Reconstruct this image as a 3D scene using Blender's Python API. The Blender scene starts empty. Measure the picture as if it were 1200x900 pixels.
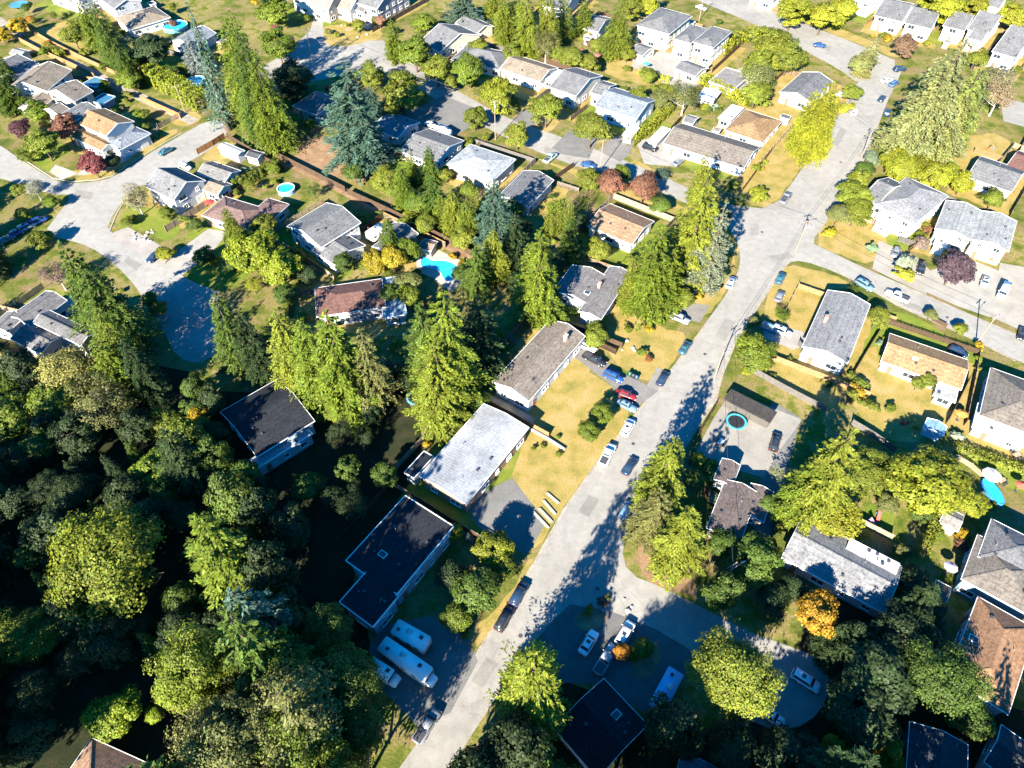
import bpy, bmesh, math, random
import numpy as np
from mathutils import Vector, Matrix
R = random.Random(11)
NR = np.random.default_rng(5)
S = bpy.context.scene
COL = S.collection
rad = math.radians

# ------------------------------------------------------------------ camera
F, PITCH, CAMH = 833.0, rad(49.5), 115.0
FW = np.array([0, math.cos(PITCH), -math.sin(PITCH)])
UP = np.array([0, math.sin(PITCH), math.cos(PITCH)])
EYE = np.array([0, 0, CAMH])
def G(x, y, z=0.0):
    d = FW + np.array([1, 0, 0]) * (x - 600) / F - UP * (y - 450) / F
    return EYE + d * ((z - CAMH) / d[2])
def P(w):
    v = np.asarray(w, float) - EYE
    d = v @ FW
    return 600 + F * v[0] / d, 450 - F * (v @ UP) / d
def ppm(w):
    return F / ((np.asarray(w, float) - EYE) @ FW)
cam = bpy.data.cameras.new('camera')
cam.sensor_width = 36; cam.lens = 36 * F / 1200; cam.clip_start = 1; cam.clip_end = 5000
co = bpy.data.objects.new('camera', cam); COL.objects.link(co)
co.location = (0, 0, CAMH); co.rotation_euler = (math.pi / 2 - PITCH, 0, 0)
S.camera = co

# ------------------------------------------------------------------ light
SUN_AZ, SUN_EL = rad(206), rad(28.5)      # direction towards the sun, clockwise from +Y
sd = bpy.data.lights.new('sun', 'SUN'); sd.energy = 5.0; sd.angle = rad(0.5); sd.color = (1.0, 0.93, 0.79)
so = bpy.data.objects.new('sun', sd); COL.objects.link(so)
dv = Vector((-math.sin(SUN_AZ) * math.cos(SUN_EL), -math.cos(SUN_AZ) * math.cos(SUN_EL), -math.sin(SUN_EL)))
so.rotation_euler = dv.to_track_quat('-Z', 'Y').to_euler(); so.location = (-60, -80, 150)
W = bpy.data.worlds.new('World'); S.world = W; W.use_nodes = True
wn = W.node_tree; bg = wn.nodes['Background']
sky = wn.nodes.new('ShaderNodeTexSky'); sky.sky_type = 'NISHITA'; sky.sun_disc = False
sky.sun_elevation = SUN_EL; sky.sun_rotation = SUN_AZ; sky.ozone_density = 6.0; sky.air_density = 1.0; sky.dust_density = 0.3
hsv = wn.nodes.new('ShaderNodeHueSaturation'); hsv.inputs['Saturation'].default_value = 1.75
wn.links.new(sky.outputs[0], hsv.inputs['Color']); wn.links.new(hsv.outputs[0], bg.inputs[0]); bg.inputs[1].default_value = 0.075
S.view_settings.view_transform = 'Standard'; S.view_settings.look = 'None'
S.view_settings.exposure = 2.36; S.view_settings.gamma = 1.0
S.cycles.max_bounces = 5; S.cycles.diffuse_bounces = 2; S.cycles.glossy_bounces = 2
S.cycles.transmission_bounces = 2; S.cycles.transparent_max_bounces = 4; S.cycles.caustics_reflective = False

# ------------------------------------------------------------------ materials
class NT:
    def __init__(s, name):
        s.m = bpy.data.materials.new(name); s.m.use_nodes = True
        s.t = s.m.node_tree; s.b = s.t.nodes['Principled BSDF']
        s.out = s.t.nodes['Material Output']
    def n(s, typ, **kw):
        nd = s.t.nodes.new('ShaderNode' + typ)
        for k, v in kw.items():
            if k in nd.inputs.keys() if hasattr(nd.inputs, 'keys') else False: nd.inputs[k].default_value = v
            else: setattr(nd, k, v)
        return nd
    def l(s, a, b): s.t.links.new(a, b)
    def noise(s, scale, detail=4, coord='Object', rough=.6):
        tc = s.n('TexCoord'); nz = s.n('TexNoise'); nz.inputs['Scale'].default_value = scale
        nz.inputs['Detail'].default_value = detail; nz.inputs['Roughness'].default_value = rough
        s.l(tc.outputs[coord], nz.inputs['Vector']); return nz.outputs['Fac']
    def ramp(s, fac, stops):
        r = s.n('ValToRGB'); e = r.color_ramp.elements
        while len(e) < len(stops): e.new(.5)
        for el, (p, c) in zip(e, stops): el.position = p; el.color = (*c, 1)
        s.l(fac, r.inputs[0]); return r.outputs[0]
    def mul(s, a, b, fac=1.0, mode='MULTIPLY'):
        m = s.n('MixRGB'); m.blend_type = mode; m.inputs[0].default_value = fac
        for i, v in ((1, a), (2, b)):
            if isinstance(v, tuple): m.inputs[i].default_value = (*v, 1)
            else: s.l(v, m.inputs[i])
        return m.outputs[0]
    def objcol(s): return s.n('ObjectInfo').outputs['Color']
    def base(s, c, rough=.8, spec=.2):
        if isinstance(c, tuple): s.b.inputs['Base Color'].default_value = (*c, 1)
        else: s.l(c, s.b.inputs['Base Color'])
        s.b.inputs['Roughness'].default_value = rough
        s.b.inputs['Specular IOR Level'].default_value = spec
        return s
    def bump(s, h, strength=.4, dist=.1):
        b = s.n('Bump'); b.inputs['Strength'].default_value = strength; b.inputs['Distance'].default_value = dist
        s.l(h, b.inputs['Height']); s.l(b.outputs[0], s.b.inputs['Normal'])
def g3(v): return (v, v, v)
M = {}
def foliage(name, trans=.3):
    a = NT(name)
    geo = a.n('NewGeometry'); rnd = geo.outputs['Random Per Island']
    hs = a.n('HueSaturation'); a.l(a.objcol(), hs.inputs['Color'])
    m1 = a.n('MapRange'); a.l(rnd, m1.inputs[0]); m1.inputs[3].default_value = .475; m1.inputs[4].default_value = .52
    m2 = a.n('MapRange'); m2.inputs[3].default_value = .55; m2.inputs[4].default_value = 1.5
    wn2 = a.n('TexWhiteNoise'); wn2.noise_dimensions = '1D'; a.l(rnd, wn2.inputs['W']); a.l(wn2.outputs[0], m2.inputs[0])
    a.l(m1.outputs[0], hs.inputs['Hue']); a.l(m2.outputs[0], hs.inputs['Value'])
    cl = a.ramp(a.noise(.35, 2), [(.35, g3(.72)), (.65, g3(1.2))])
    c = a.mul(hs.outputs[0], cl)
    a.base(c, .6, .25)
    tr = a.n('BsdfTranslucent'); a.l(c, tr.inputs[0])
    mx = a.n('MixShader'); mx.inputs[0].default_value = trans
    a.l(a.b.outputs[0], mx.inputs[1]); a.l(tr.outputs[0], mx.inputs[2]); a.l(mx.outputs[0], a.out.inputs[0])
    M[name] = a.m
foliage('foliage')
def objmat(name, rough=.8, spec=.2, n1=(.6, .8, 1.15), n2=(9, .85, 1.1), bumpz=None, metallic=0):
    a = NT(name)
    c = a.mul(a.objcol(), a.ramp(a.noise(n1[0], 5), [(.3, g3(n1[1])), (.7, g3(n1[2]))]))
    c = a.mul(c, a.ramp(a.noise(n2[0], 2), [(.3, g3(n2[1])), (.7, g3(n2[2]))]))
    a.base(c, rough, spec); a.b.inputs['Metallic'].default_value = metallic
    if bumpz:
        tc = a.n('TexCoord'); w = a.n('TexWave'); w.wave_type = 'BANDS'; w.bands_direction = 'Z'; w.wave_profile = 'SAW'
        w.inputs['Scale'].default_value = bumpz; a.l(tc.outputs['Object'], w.inputs['Vector'])
        a.bump(w.outputs['Fac'], .35, .05)
    M[name] = a.m
def mk_roof():
    n = NT('roof'); c = n.mul(n.objcol(), n.ramp(n.noise(.4, 5), [(.3, g3(.76)), (.7, g3(1.18))])); c = n.mul(c, n.ramp(n.noise(4, 3), [(.3, g3(.78)), (.7, g3(1.2))]))
    tc = n.n('TexCoord'); mp = n.n('Mapping'); mp.inputs['Scale'].default_value = (2.2, 2.2, .35); n.l(tc.outputs['Object'], mp.inputs[0])
    st = n.n('TexNoise'); st.inputs['Scale'].default_value = 1.0; st.inputs['Detail'].default_value = 4; n.l(mp.outputs[0], st.inputs[0])
    c = n.mul(c, n.ramp(st.outputs['Fac'], [(.38, g3(.70)), (.55, g3(1.05))]))
    w = n.n('TexWave'); w.wave_type = 'BANDS'; w.bands_direction = 'Z'; w.wave_profile = 'SAW'; w.inputs['Scale'].default_value = 1.1; w.inputs['Distortion'].default_value = .6; n.l(tc.outputs['Object'], w.inputs['Vector'])
    c = n.mul(c, n.ramp(w.outputs['Fac'], [(0, g3(.80)), (.3, g3(1.03)), (1, g3(1.06))]))
    n.base(c, .85, .15); n.bump(w.outputs['Fac'], .35, .05); M['roof'] = n.m
mk_roof()
objmat('siding', .7, .2, (.5, .9, 1.08), (6, .95, 1.04), bumpz=.8)
objmat('metal_roof', .45, .4, (.14, .55, 1.25), (2.2, .8, 1.12))
objmat('timber', .85, .1, (1.5, .75, 1.2), (14, .8, 1.15))
objmat('plastic', .45, .4, (.8, .92, 1.05), (8, .96, 1.03))
objmat('paint', .22, .6, (1.0, .96, 1.03), (20, .98, 1.02))
objmat('concrete', .9, .1, (.25, .8, 1.12), (3, .88, 1.08))
def mk_asphalt():
    n = NT('asphalt'); c = n.mul(n.objcol(), n.ramp(n.noise(.07, 5), [(.30, g3(.82)), (.5, g3(1.0)), (.68, g3(1.1))]))
    c = n.mul(c, n.ramp(n.noise(.55, 6, rough=.7), [(.3, g3(.84)), (.6, g3(1.06)), (.8, g3(1.16))])); c = n.mul(c, n.ramp(n.noise(5., 2), [(.3, g3(.92)), (.7, g3(1.08))]))
    tc = n.n('TexCoord'); wob = n.n('TexNoise'); wob.inputs['Scale'].default_value = .6; n.l(tc.outputs['Object'], wob.inputs['Vector'])
    ad = n.n('MixRGB'); ad.blend_type = 'ADD'; ad.inputs[0].default_value = 2.2; n.l(tc.outputs['Object'], ad.inputs[1]); n.l(wob.outputs['Color'], ad.inputs[2])
    v = n.n('TexVoronoi'); v.feature = 'DISTANCE_TO_EDGE'; v.inputs['Scale'].default_value = .11; n.l(ad.outputs[0], v.inputs['Vector'])
    n.base(n.mul(c, n.ramp(v.outputs['Distance'], [(0, g3(.84)), (.005, g3(.92)), (.009, g3(1))])), .95, .08); M['asphalt'] = n.m
mk_asphalt()
objmat('brick', .9, .1, (1.2, .8, 1.2), (12, .75, 1.2))
objmat('fabric', .8, .1)
def simple(name, c, rough, spec=.3, metallic=0):
    a = NT(name); a.base(a.mul(c, a.ramp(a.noise(2., 3), [(.3, g3(.85)), (.7, g3(1.1))])), rough, spec)
    a.b.inputs['Metallic'].default_value = metallic; M[name] = a.m
simple('trim', (.72, .72, .70), .5)
simple('glass', (.02, .03, .04), .08, .8)
simple('tyre', (.015, .015, .016), .8)
simple('rim', (.45, .45, .47), .35, .5, .6)
simple('lamp_white', (.7, .7, .72), .15, .7)
simple('lamp_red', (.35, .01, .01), .2, .6)
simple('bark', (.10, .07, .05), .95, .05)
simple('pale_bark', (.32, .29, .25), .95, .05)
simple('pole_wood', (.26, .20, .15), .9, .05)
simple('dark_metal', (.05, .05, .055), .5, .4)
simple('grey_metal', (.35, .36, .37), .45, .5, .5)
def mk_ground():
    a = NT('yard_ground')
    big = a.noise(.035, 5); mid = a.noise(.22, 6); fine = a.noise(2.2, 3)
    c1 = a.ramp(mid, [(.3, (.05, .075, .012)), (.43, (.10, .11, .018)), (.53, (.2, .155, .065)), (.62, (.115, .115, .03)), (.75, (.22, .17, .105))])
    c2 = a.ramp(mid, [(.3, (.04, .055, .014)), (.48, (.085, .095, .018)), (.6, (.15, .105, .05)), (.75, (.19, .15, .10))])
    mx = a.n('MixRGB'); a.l(a.ramp(big, [(.42, g3(0)), (.58, g3(1))]), mx.inputs[0]); a.l(c1, mx.inputs[1]); a.l(c2, mx.inputs[2])
    c = a.mul(mx.outputs[0], a.ramp(fine, [(.3, g3(.72)), (.7, g3(1.25))]))
    a.base(c, .95, .05); a.bump(fine, .6, .15); M['yard_ground'] = a.m
    def two(name, ca, cb, cc, sc=.3):
        a = NT(name); mid = a.noise(sc, 6); fine = a.noise(3.5, 3)
        c = a.mul(a.ramp(mid, [(.28, ca), (.5, cb), (.72, cc)]), a.ramp(fine, [(.3, g3(.75)), (.7, g3(1.22))]))
        a.base(c, .95, .05); a.bump(fine, .6, .1); M[name] = a.m
    two('dry_lawn', (.13, .125, .03), (.238, .176, .054), (.29, .215, .10), .22)
    two('green_lawn', (.07, .115, .014), (.12, .145, .022), (.19, .17, .045), .2)
    two('bare_soil', (.12, .075, .045), (.2, .125, .07), (.27, .18, .11), .4)
    two('forest_floor', (.012, .016, .008), (.02, .024, .011), (.035, .03, .018), .25)  # litter darkened to near black, canopy shade put into the colour
    two('gravel', (.16, .14, .12), (.24, .21, .17), (.32, .28, .23), .6)
mk_ground()
def mk_water():
    a = NT('pool_water'); a.base(a.ramp(a.noise(.6, 3), [(.3, (.01, .24, .42)), (.7, (.03, .38, .55))]), .06, .6)
    a.bump(a.noise(2.5, 2), .15, .05); M['pool_water'] = a.m
mk_water()

# ------------------------------------------------------------------ objects
def link(o): COL.objects.link(o); return o
def mobj(name, me, parent=None, loc=(0, 0, 0), rot=0, scale=None, color=None):
    o = bpy.data.objects.new(name, me); COL.objects.link(o)
    if parent is not None: o.parent = parent
    o.location = loc
    if rot: o.rotation_euler = (0, 0, rot)
    if scale is not None: o.scale = scale
    if color is not None: o.color = (*color, 1)
    return o
def empty(name, loc=(0, 0, 0), rot=0):
    o = bpy.data.objects.new(name, None); COL.objects.link(o); o.empty_display_size = .5
    o.location = loc; o.rotation_euler = (0, 0, rot); return o
def tag(o, label, cat, group=None, kind=None):
    if label: o['label'] = label
    if cat: o['category'] = cat
    if group: o['group'] = group
    if kind: o['kind'] = kind
    return o
class MB:
    """collects polygons for one mesh"""
    def __init__(s): s.v = []; s.f = []; s.mi = []
    def add(s, vs, fs, mi=0):
        k = len(s.v); s.v += [tuple(map(float, p)) for p in vs]
        s.f += [tuple(i + k for i in f) for f in fs]; s.mi += [mi] * len(fs); return s
    def box(s, c, d, mi=0, rot=0, taper=1.0):
        x, y, z = d[0] / 2, d[1] / 2, d[2] / 2; cs, sn = math.cos(rot), math.sin(rot)
        vs = []
        for dz, t in ((-z, 1), (z, taper)):
            for dx, dy in ((-x, -y), (x, -y), (x, y), (-x, y)):
                X, Y = dx * t, dy * t
                vs.append((c[0] + X * cs - Y * sn, c[1] + X * sn + Y * cs, c[2] + dz))
        return s.add(vs, [(3, 2, 1, 0), (4, 5, 6, 7), (0, 1, 5, 4), (1, 2, 6, 5), (2, 3, 7, 6), (3, 0, 4, 7)], mi)
    def bar(s, a, b, w, h=None, mi=0):
        h = h or w; a = Vector(a); b = Vector(b); d = (b - a).normalized()
        side = d.cross(Vector((0, 0, 1)))
        side = side.normalized() if side.length > 1e-4 else Vector((1, 0, 0))
        up = side.cross(d).normalized(); vs = []
        for p in (a, b):
            for i, j in ((-1, -1), (1, -1), (1, 1), (-1, 1)): vs.append(p + side * (i * w / 2) + up * (j * h / 2))
        return s.add(vs, [(0, 1, 2, 3), (7, 6, 5, 4), (0, 4, 5, 1), (1, 5, 6, 2), (2, 6, 7, 3), (3, 7, 4, 0)], mi)
    def cyl(s, a, b, r0, r1=None, n=10, mi=0, cap=True):
        r1 = r0 if r1 is None else r1; a = Vector(a); b = Vector(b); d = (b - a).normalized()
        x = d.orthogonal().normalized(); y = d.cross(x); vs = []
        for p, r in ((a, r0), (b, r1)):
            for i in range(n):
                t = 2 * math.pi * i / n; vs.append(p + x * (r * math.cos(t)) + y * (r * math.sin(t)))
        fs = [(i, (i + 1) % n, n + (i + 1) % n, n + i) for i in range(n)]
        if cap: fs += [tuple(range(n))[::-1], tuple(range(n, 2 * n))]
        return s.add(vs, fs, mi)
    def mesh(s, name, *mats, smooth=False):
        me = bpy.data.meshes.new(name); me.from_pydata(s.v, [], s.f)
        for m in mats: me.materials.append(M[m])
        if len(mats) > 1: me.polygons.foreach_set('material_index', s.mi)
        if smooth: me.polygons.foreach_set('use_smooth', [True] * len(me.polygons))
        me.update(); return me
    def obj(s, name, *mats, parent=None, color=None, loc=(0, 0, 0), rot=0, smooth=False):
        return mobj(name, s.mesh(name, *mats, smooth=smooth), parent, loc, rot, None, color)

LAND = []          # (short name, px, py) of things that labels may point to
AUTO = []          # [object, description, px, py]
def auto(o, desc, cat, group=None):
    x, y = P(o.location); tag(o, None, cat, group); AUTO.append([o, desc, x, y]); return o
ORD = {1: 'first', 2: 'second', 3: 'third', 4: 'fourth', 5: 'fifth', 6: 'sixth', 7: 'seventh', 8: 'eighth', 9: 'ninth'}
NUM = {2: 'two', 3: 'three', 4: 'four', 5: 'five', 6: 'six', 7: 'seven', 8: 'eight', 9: 'nine', 10: 'ten'}
def finish_labels():
    by = {}
    for a in AUTO:
        o, desc, x, y = a
        best = sorted(((math.hypot(lx - x, ly - y), s, lx, ly) for s, lx, ly in LAND))[0]
        d, s, lx, ly = best; dx, dy = x - lx, y - ly
        if abs(dx) > 1.2 * abs(dy): rel = 'left of' if dx < 0 else 'right of'
        else: rel = 'behind' if dy < 0 else 'in front of'
        by.setdefault(f'{desc} {rel} the {s}', []).append(a)
    for lab, items in by.items():
        n = len(items); items.sort(key=lambda a: a[2])
        for i, a in enumerate(items):
            if n == 1: t = lab
            elif n == 2: t = ('left one: ', 'right one: ')[i] + lab
            else:
                k = ('leftmost' if i == 0 else 'rightmost' if i == n - 1 else ORD.get(i + 1, str(i + 1) + 'th') + ' from left')
                t = f'{k} of {NUM.get(n, n)}: {lab}'
            a[0]['label'] = t

# ------------------------------------------------------------------ ground sheets
def smooth_poly(pts, it=2, jit=0.0):
    p = [np.array(q[:2], float) for q in pts]
    for _ in range(it):
        q = []
        for i in range(len(p)):
            a, b = p[i], p[(i + 1) % len(p)]
            q += [a * .75 + b * .25, a * .25 + b * .75]
        p = q
    if jit: p = [q + NR.normal(0, jit, 2) for q in p]
    return p
def resample(pts, step=2.5, jit=.25):
    out = []
    for i in range(len(pts)):
        a, b = np.array(pts[i][:2]), np.array(pts[(i + 1) % len(pts)][:2]); L = np.linalg.norm(b - a)
        n = max(1, int(L / step))
        for k in range(n): out.append(a + (b - a) * k / n + (NR.normal(0, jit, 2) if k else 0))
    return out
NP = 0
NOPLANT = []
def patch(name, px, z, mat, color=None, smooth=0, rough=0.0):
    global NP
    NP += 1
    if name in ('road', 'driveway', 'pool_deck'): NOPLANT.append(px)
    pts = [G(x, y)[:2] for x, y in px]
    if smooth: pts = smooth_poly(pts, smooth)
    if rough: pts = resample(pts, 2.0, rough)
    bm = bmesh.new(); f = bm.faces.new([bm.verts.new((p[0], p[1], z + (NP % 9) * .0009)) for p in pts])
    if f.normal.z < 0 or True: bm.normal_update()
    if f.normal.z < 0: f.normal_flip()
    bmesh.ops.triangulate(bm, faces=bm.faces[:]); me = bpy.data.meshes.new(name); bm.to_mesh(me); bm.free()
    me.materials.append(M[mat]); o = mobj(name, me, color=color); o['kind'] = 'structure'; return o
def strip(name, px, width, z, mat, color=None, h=0.0):
    """a ribbon of given width (m) following pixel points on the ground; h gives it a height"""
    p = [Vector(G(x, y)) for x, y in px]; mb = MB(); n = len(p); L = []; Rr = []
    for i in range(n):
        d = (p[min(i + 1, n - 1)] - p[max(i - 1, 0)]).normalized(); s = Vector((-d.y, d.x, 0)) * width / 2
        L.append(p[i] + s); Rr.append(p[i] - s)
    vs = [(q.x, q.y, z + h) for q in L + Rr]
    fs = [(i, n + i, n + i + 1, i + 1) for i in range(n - 1)]
    if h:
        vs += [(q.x, q.y, z - .02) for q in L + Rr]; b = 2 * n
        fs += [(b + i, i, i + 1, b + i + 1) for i in range(n - 1)] + [(n + i, b + n + i, b + n + i + 1, n + i + 1) for i in range(n - 1)]
    mb.add(vs, fs); o = mb.obj(name, mat, color=color); o['kind'] = 'structure'; return o
# ------------------------------------------------------------------ foliage meshes
def cards(cen, axis, nrm, ln, wd):
    """many bent leaf-spray quads: centres, long axis, normal, length, width -> verts, faces"""
    axis = axis / (np.linalg.norm(axis, axis=1, keepdims=True) + 1e-9)
    side = np.cross(nrm, axis); side /= (np.linalg.norm(side, axis=1, keepdims=True) + 1e-9)
    l = axis * (ln[:, None] / 2); w = side * (wd[:, None] / 2)
    v = np.stack([cen - l * 1.0, cen + w - l * .1, cen + l, cen - w - l * .1], 1)
    return v.reshape(-1, 3)
def quad_mesh(name, v, mat='foliage'):
    n = len(v) // 4; me = bpy.data.meshes.new(name)
    me.vertices.add(4 * n); me.vertices.foreach_set('co', v.astype(np.float32).ravel())
    me.loops.add(4 * n); me.loops.foreach_set('vertex_index', np.arange(4 * n, dtype=np.int32))
    me.polygons.add(n); me.polygons.foreach_set('loop_start', np.arange(0, 4 * n, 4, dtype=np.int32))
    me.polygons.foreach_set('loop_total', np.full(n, 4, np.int32))
    me.materials.append(M[mat]); me.update(); me.validate(); return me
def conifer_mesh(name, seed, H=20., Rd=4., whorls=26, per=8, cardn=26, size=.5, droop=.25, power=.8, ragged=.25, low=.08, upt=.0, spr=.3):
    """branches spiral up the stem at irregular heights; every branch is a few clumps of sprays"""
    g = np.random.default_rng(seed); C = []; A = []; N = []; Ls = []; Ws = []
    nbr = whorls * per; sect = g.uniform(0, 6.28, 3); lobes = g.uniform(.08, .2, 3)
    for i in range(nbr):
        t = 1 - (1 - (i + g.uniform(0, 1)) / nbr) ** .62
        z = H * (low + (1 - low) * t) + g.normal(0, .012 * H) * (1 - t); an = i * 2.39996 + g.normal(0, .35)
        env = 1 + sum(l * math.sin((q + 1) * an + s + 3 * t) for q, (l, s) in enumerate(zip(lobes, sect)))
        r = (Rd * (1 - t) ** power + .15) * env
        if t < .12: r *= .72 + 2.2 * t
        rb = r * g.uniform(1 - ragged, 1.05) * (1.25 if g.random() < .06 else 1)
        k = max(5, int(cardn * (rb / Rd) ** .8)); nc = max(2, int(2 + rb * 1.1)); cs = np.sort(g.uniform(.22, 1, nc)) ** .8; ci = g.integers(0, nc, k)
        s = np.clip(cs[ci] + g.normal(0, .10, k), .08, 1.08)
        d = np.array([math.cos(an), math.sin(an), 0]); sd = np.array([-d[1], d[0], 0])
        spread = np.abs(s * (1.2 - s) * 1.7) * rb * spr; side = (g.uniform(-1, 1, nc) * .8)[ci] + g.normal(0, .3, k); off = side * spread
        dr = droop * g.uniform(.6, 1.4)
        zz = z + upt * rb * s - dr * rb * s ** 1.7 - np.abs(off) * .2 + g.normal(0, .06 * rb + .05, k)
        c = d * (s * rb)[:, None] + sd * off[:, None]; c[:, 2] = zz
        ax = d * 1.0 + sd * (side * .7)[:, None] + g.normal(0, .3, (k, 3)); ax[:, 2] += -dr * s
        nn = np.tile([0, 0, .95], (k, 1)) + d * .55 + g.normal(0, .38, (k, 3))
        C.append(c); A.append(ax); N.append(nn); sc = size * g.uniform(.6, 1.35, k)
        Ls.append(sc * 1.45); Ws.append(sc * .62)
    k = 14; c = np.zeros((k, 3)); c[:, 2] = np.linspace(H * .93, H, k); c[:, :2] = g.normal(0, .08, (k, 2))
    C.append(c); A.append(np.tile([0, 0, 1.], (k, 1)) + g.normal(0, .4, (k, 3))); N.append(g.normal(0, 1, (k, 3))); Ls.append(np.full(k, size * 1.1)); Ws.append(np.full(k, size * .4))
    return quad_mesh(name, cards(np.vstack(C), np.vstack(A), np.vstack(N), np.hstack(Ls), np.hstack(Ws)))
def leafy_mesh(name, seed, clumps=60, per=140, size=.075, inner=.35, flat=.9, cr=(.18, .34), gap=0.12):
    """unit crown: radius 1 in x,y, half height `flat`, centred on the origin"""
    g = np.random.default_rng(seed); C = []; A = []; N = []
    lob = [(g.normal(0, 1, 3), g.uniform(.62, 1.12)) for _ in range(9)]
    for i in range(clumps):
        d = g.normal(0, 1, 3); d[2] = d[2] * .8 + .25; d /= np.linalg.norm(d)
        w = max(lob, key=lambda L: d @ (L[0] / np.linalg.norm(L[0])))[1]
        rr = g.uniform(inner, .86) ** .5 * w * .86; cc = d * rr; r = g.uniform(*cr)
        k = int(per * (r / .26) ** 2)
        u = g.normal(0, 1, (k, 3)); u /= np.linalg.norm(u, axis=1, keepdims=True)
        u[:, 2] = np.abs(u[:, 2]) * .9 - .25 * g.random(k)
        p = cc + u * r * g.uniform(.55, 1.05, (k, 1)) * np.array([1, 1, .8])
        keep = g.random(k) > gap
        p = p[keep]; u = u[keep]; k = len(p)
        C.append(p); N.append(u * .7 + d * .5 + np.array([0, 0, .45]) + g.normal(0, .4, (k, 3))); A.append(g.normal(0, 1, (k, 3)) + np.array([0, 0, -.4]))
    C = np.vstack(C); C[:, 2] *= flat; k = len(C); sz = size * g.uniform(.65, 1.4, k)
    N = np.vstack(N); A = np.vstack(A); A -= N * (np.sum(A * N, 1) / np.sum(N * N, 1))[:, None]
    return quad_mesh(name, cards(C, A, N, sz * 1.35, sz * .95))
CM = {
 'fir': [conifer_mesh('fir_crown', 10 + i, whorls=27, per=9, cardn=110, size=.27, droop=.30, power=.64, ragged=.34, spr=.25) for i in range(6)],
 'spruce': [conifer_mesh('spruce_crown', 20 + i, whorls=24, per=9, cardn=110, size=.265, droop=.10, power=.74, ragged=.42, upt=.05, spr=.24) for i in range(4)],
 'cedar': [conifer_mesh('cedar_crown', 30 + i, whorls=38, per=10, cardn=62, size=.26, droop=.42, power=.55, ragged=.28, spr=.3) for i in range(5)],
 'loose': [conifer_mesh('loose_crown', 40 + i, whorls=24, per=9, cardn=130, size=.25, droop=.45, power=.52, ragged=.5, low=.12, spr=.26) for i in range(4)],
 'column': [conifer_mesh('column_crown', 50 + i, whorls=34, per=9, cardn=14, size=.45, droop=-.5, power=.36, ragged=.18, low=.02) for i in range(2)],
 'narrow': [conifer_mesh('narrow_crown', 60, whorls=34, per=8, cardn=22, size=.45, droop=.3, power=.62, ragged=.35)],
}
LM = {
 'leaf': [leafy_mesh('leafy_crown', 70 + i, clumps=85, per=190, size=.064, cr=(.13, .34)) for i in range(6)],
 'big': [leafy_mesh('broad_crown', 80 + i, clumps=190, per=290, size=.030, cr=(.10, .25), inner=.25) for i in range(4)],
 'open': [leafy_mesh('open_crown', 90 + i, clumps=140, per=150, size=.033, cr=(.09, .24), inner=.15, gap=.25) for i in range(3)],
 'shrub': [leafy_mesh('shrub_foliage', 100 + i, clumps=22, per=70, size=.13, cr=(.16, .42), inner=.12, flat=.8, gap=.2) for i in range(6)],
 'tight': [leafy_mesh('clipped_crown', 110 + i, clumps=90, per=130, size=.06, cr=(.16, .26), inner=.6, gap=.05) for i in range(2)],
}
def trunk_mesh(name, seed, limbs, mat):
    g = random.Random(seed); mb = MB(); pts = [Vector((0, 0, -.02))]
    for i in range(1, 7): pts.append(Vector((g.uniform(-.012, .012), g.uniform(-.012, .012), i / 6)))
    for i in range(6):
        r0 = .024 * (1 - i / 6.3); r1 = .024 * (1 - (i + 1) / 6.3); mb.cyl(pts[i], pts[i + 1], r0 * (1.35 if i == 0 else 1), r1, 8, cap=False)
    for k in range(limbs):
        z = g.uniform(.22, .6); a = g.uniform(0, 6.28); L = g.uniform(.18, .34)
        p = Vector((0, 0, z)); q = p + Vector((math.cos(a) * L, math.sin(a) * L, L * g.uniform(.7, 1.2))); mid = (p + q) / 2 + Vector((0, 0, -.02))
        mb.cyl(p, mid, .012, .009, 6, cap=False); mb.cyl(mid, q, .009, .003, 6, cap=False)
        for _ in range(2):
            e = q + Vector((g.uniform(-.12, .12), g.uniform(-.12, .12), g.uniform(.03, .14))); mb.cyl(mid, e, .006, .002, 5, cap=False)
    return mb.mesh(name, mat, smooth=True)
TC = trunk_mesh('conifer_trunk', 1, 0, 'bark'); TL = trunk_mesh('leafy_trunk', 2, 7, 'bark'); TP = trunk_mesh('pale_trunk', 3, 8, 'pale_bark')
FOOT = []        # (x, y, r) of trees, for spacing
CNAME = {'fir': 'fir_tree', 'spruce': 'spruce_tree', 'cedar': 'cedar_tree', 'loose': 'hemlock_tree', 'column': 'columnar_cedar', 'narrow': 'spruce_tree'}
CCAT = {'columnar_cedar': 'cedar'}
def jit(c, a=.12):
    k = 1 + R.uniform(-a, a); return (c[0] * k * (1 + R.uniform(-.06, .06)), c[1] * k, c[2] * k)
def conifer(kind, apex, base, rpx, col, desc, group=None, label=None, xyh=None):
    if xyh: gx, gy, h, rm = xyh
    else:
        if isinstance(base, (int, float)): h = base; p = G(apex[0], apex[1], h)
        else:
            p = G(*base); h = min((math.hypot(P(p + [0, 0, q])[0] - apex[0], P(p + [0, 0, q])[1] - apex[1]), q) for q in np.arange(2, 46, .25))[1]
        gx, gy = p[0], p[1]; rm = (1.0 if kind in ('loose', 'cedar', 'column') else 1.12) * rpx / ppm((gx, gy, h * .4))
    n = CNAME[kind]; o = empty(n, (gx, gy, 0), R.uniform(0, 6.28))
    mobj('crown', R.choice(CM[kind]), o, (0, 0, 0), 0, (rm / 4, rm / 4, h / 20), jit(tuple(q * 1.16 for q in col)))
    if kind != 'column': mobj('trunk', TC, o, (0, 0, 0), 0, (h * .9, h * .9, h * .96))
    FOOT.append((gx, gy, rm))
    cat = CCAT.get(n, 'tree')
    if label: tag(o, label, cat, group)
    else: auto(o, desc, cat, group)
    return o
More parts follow.
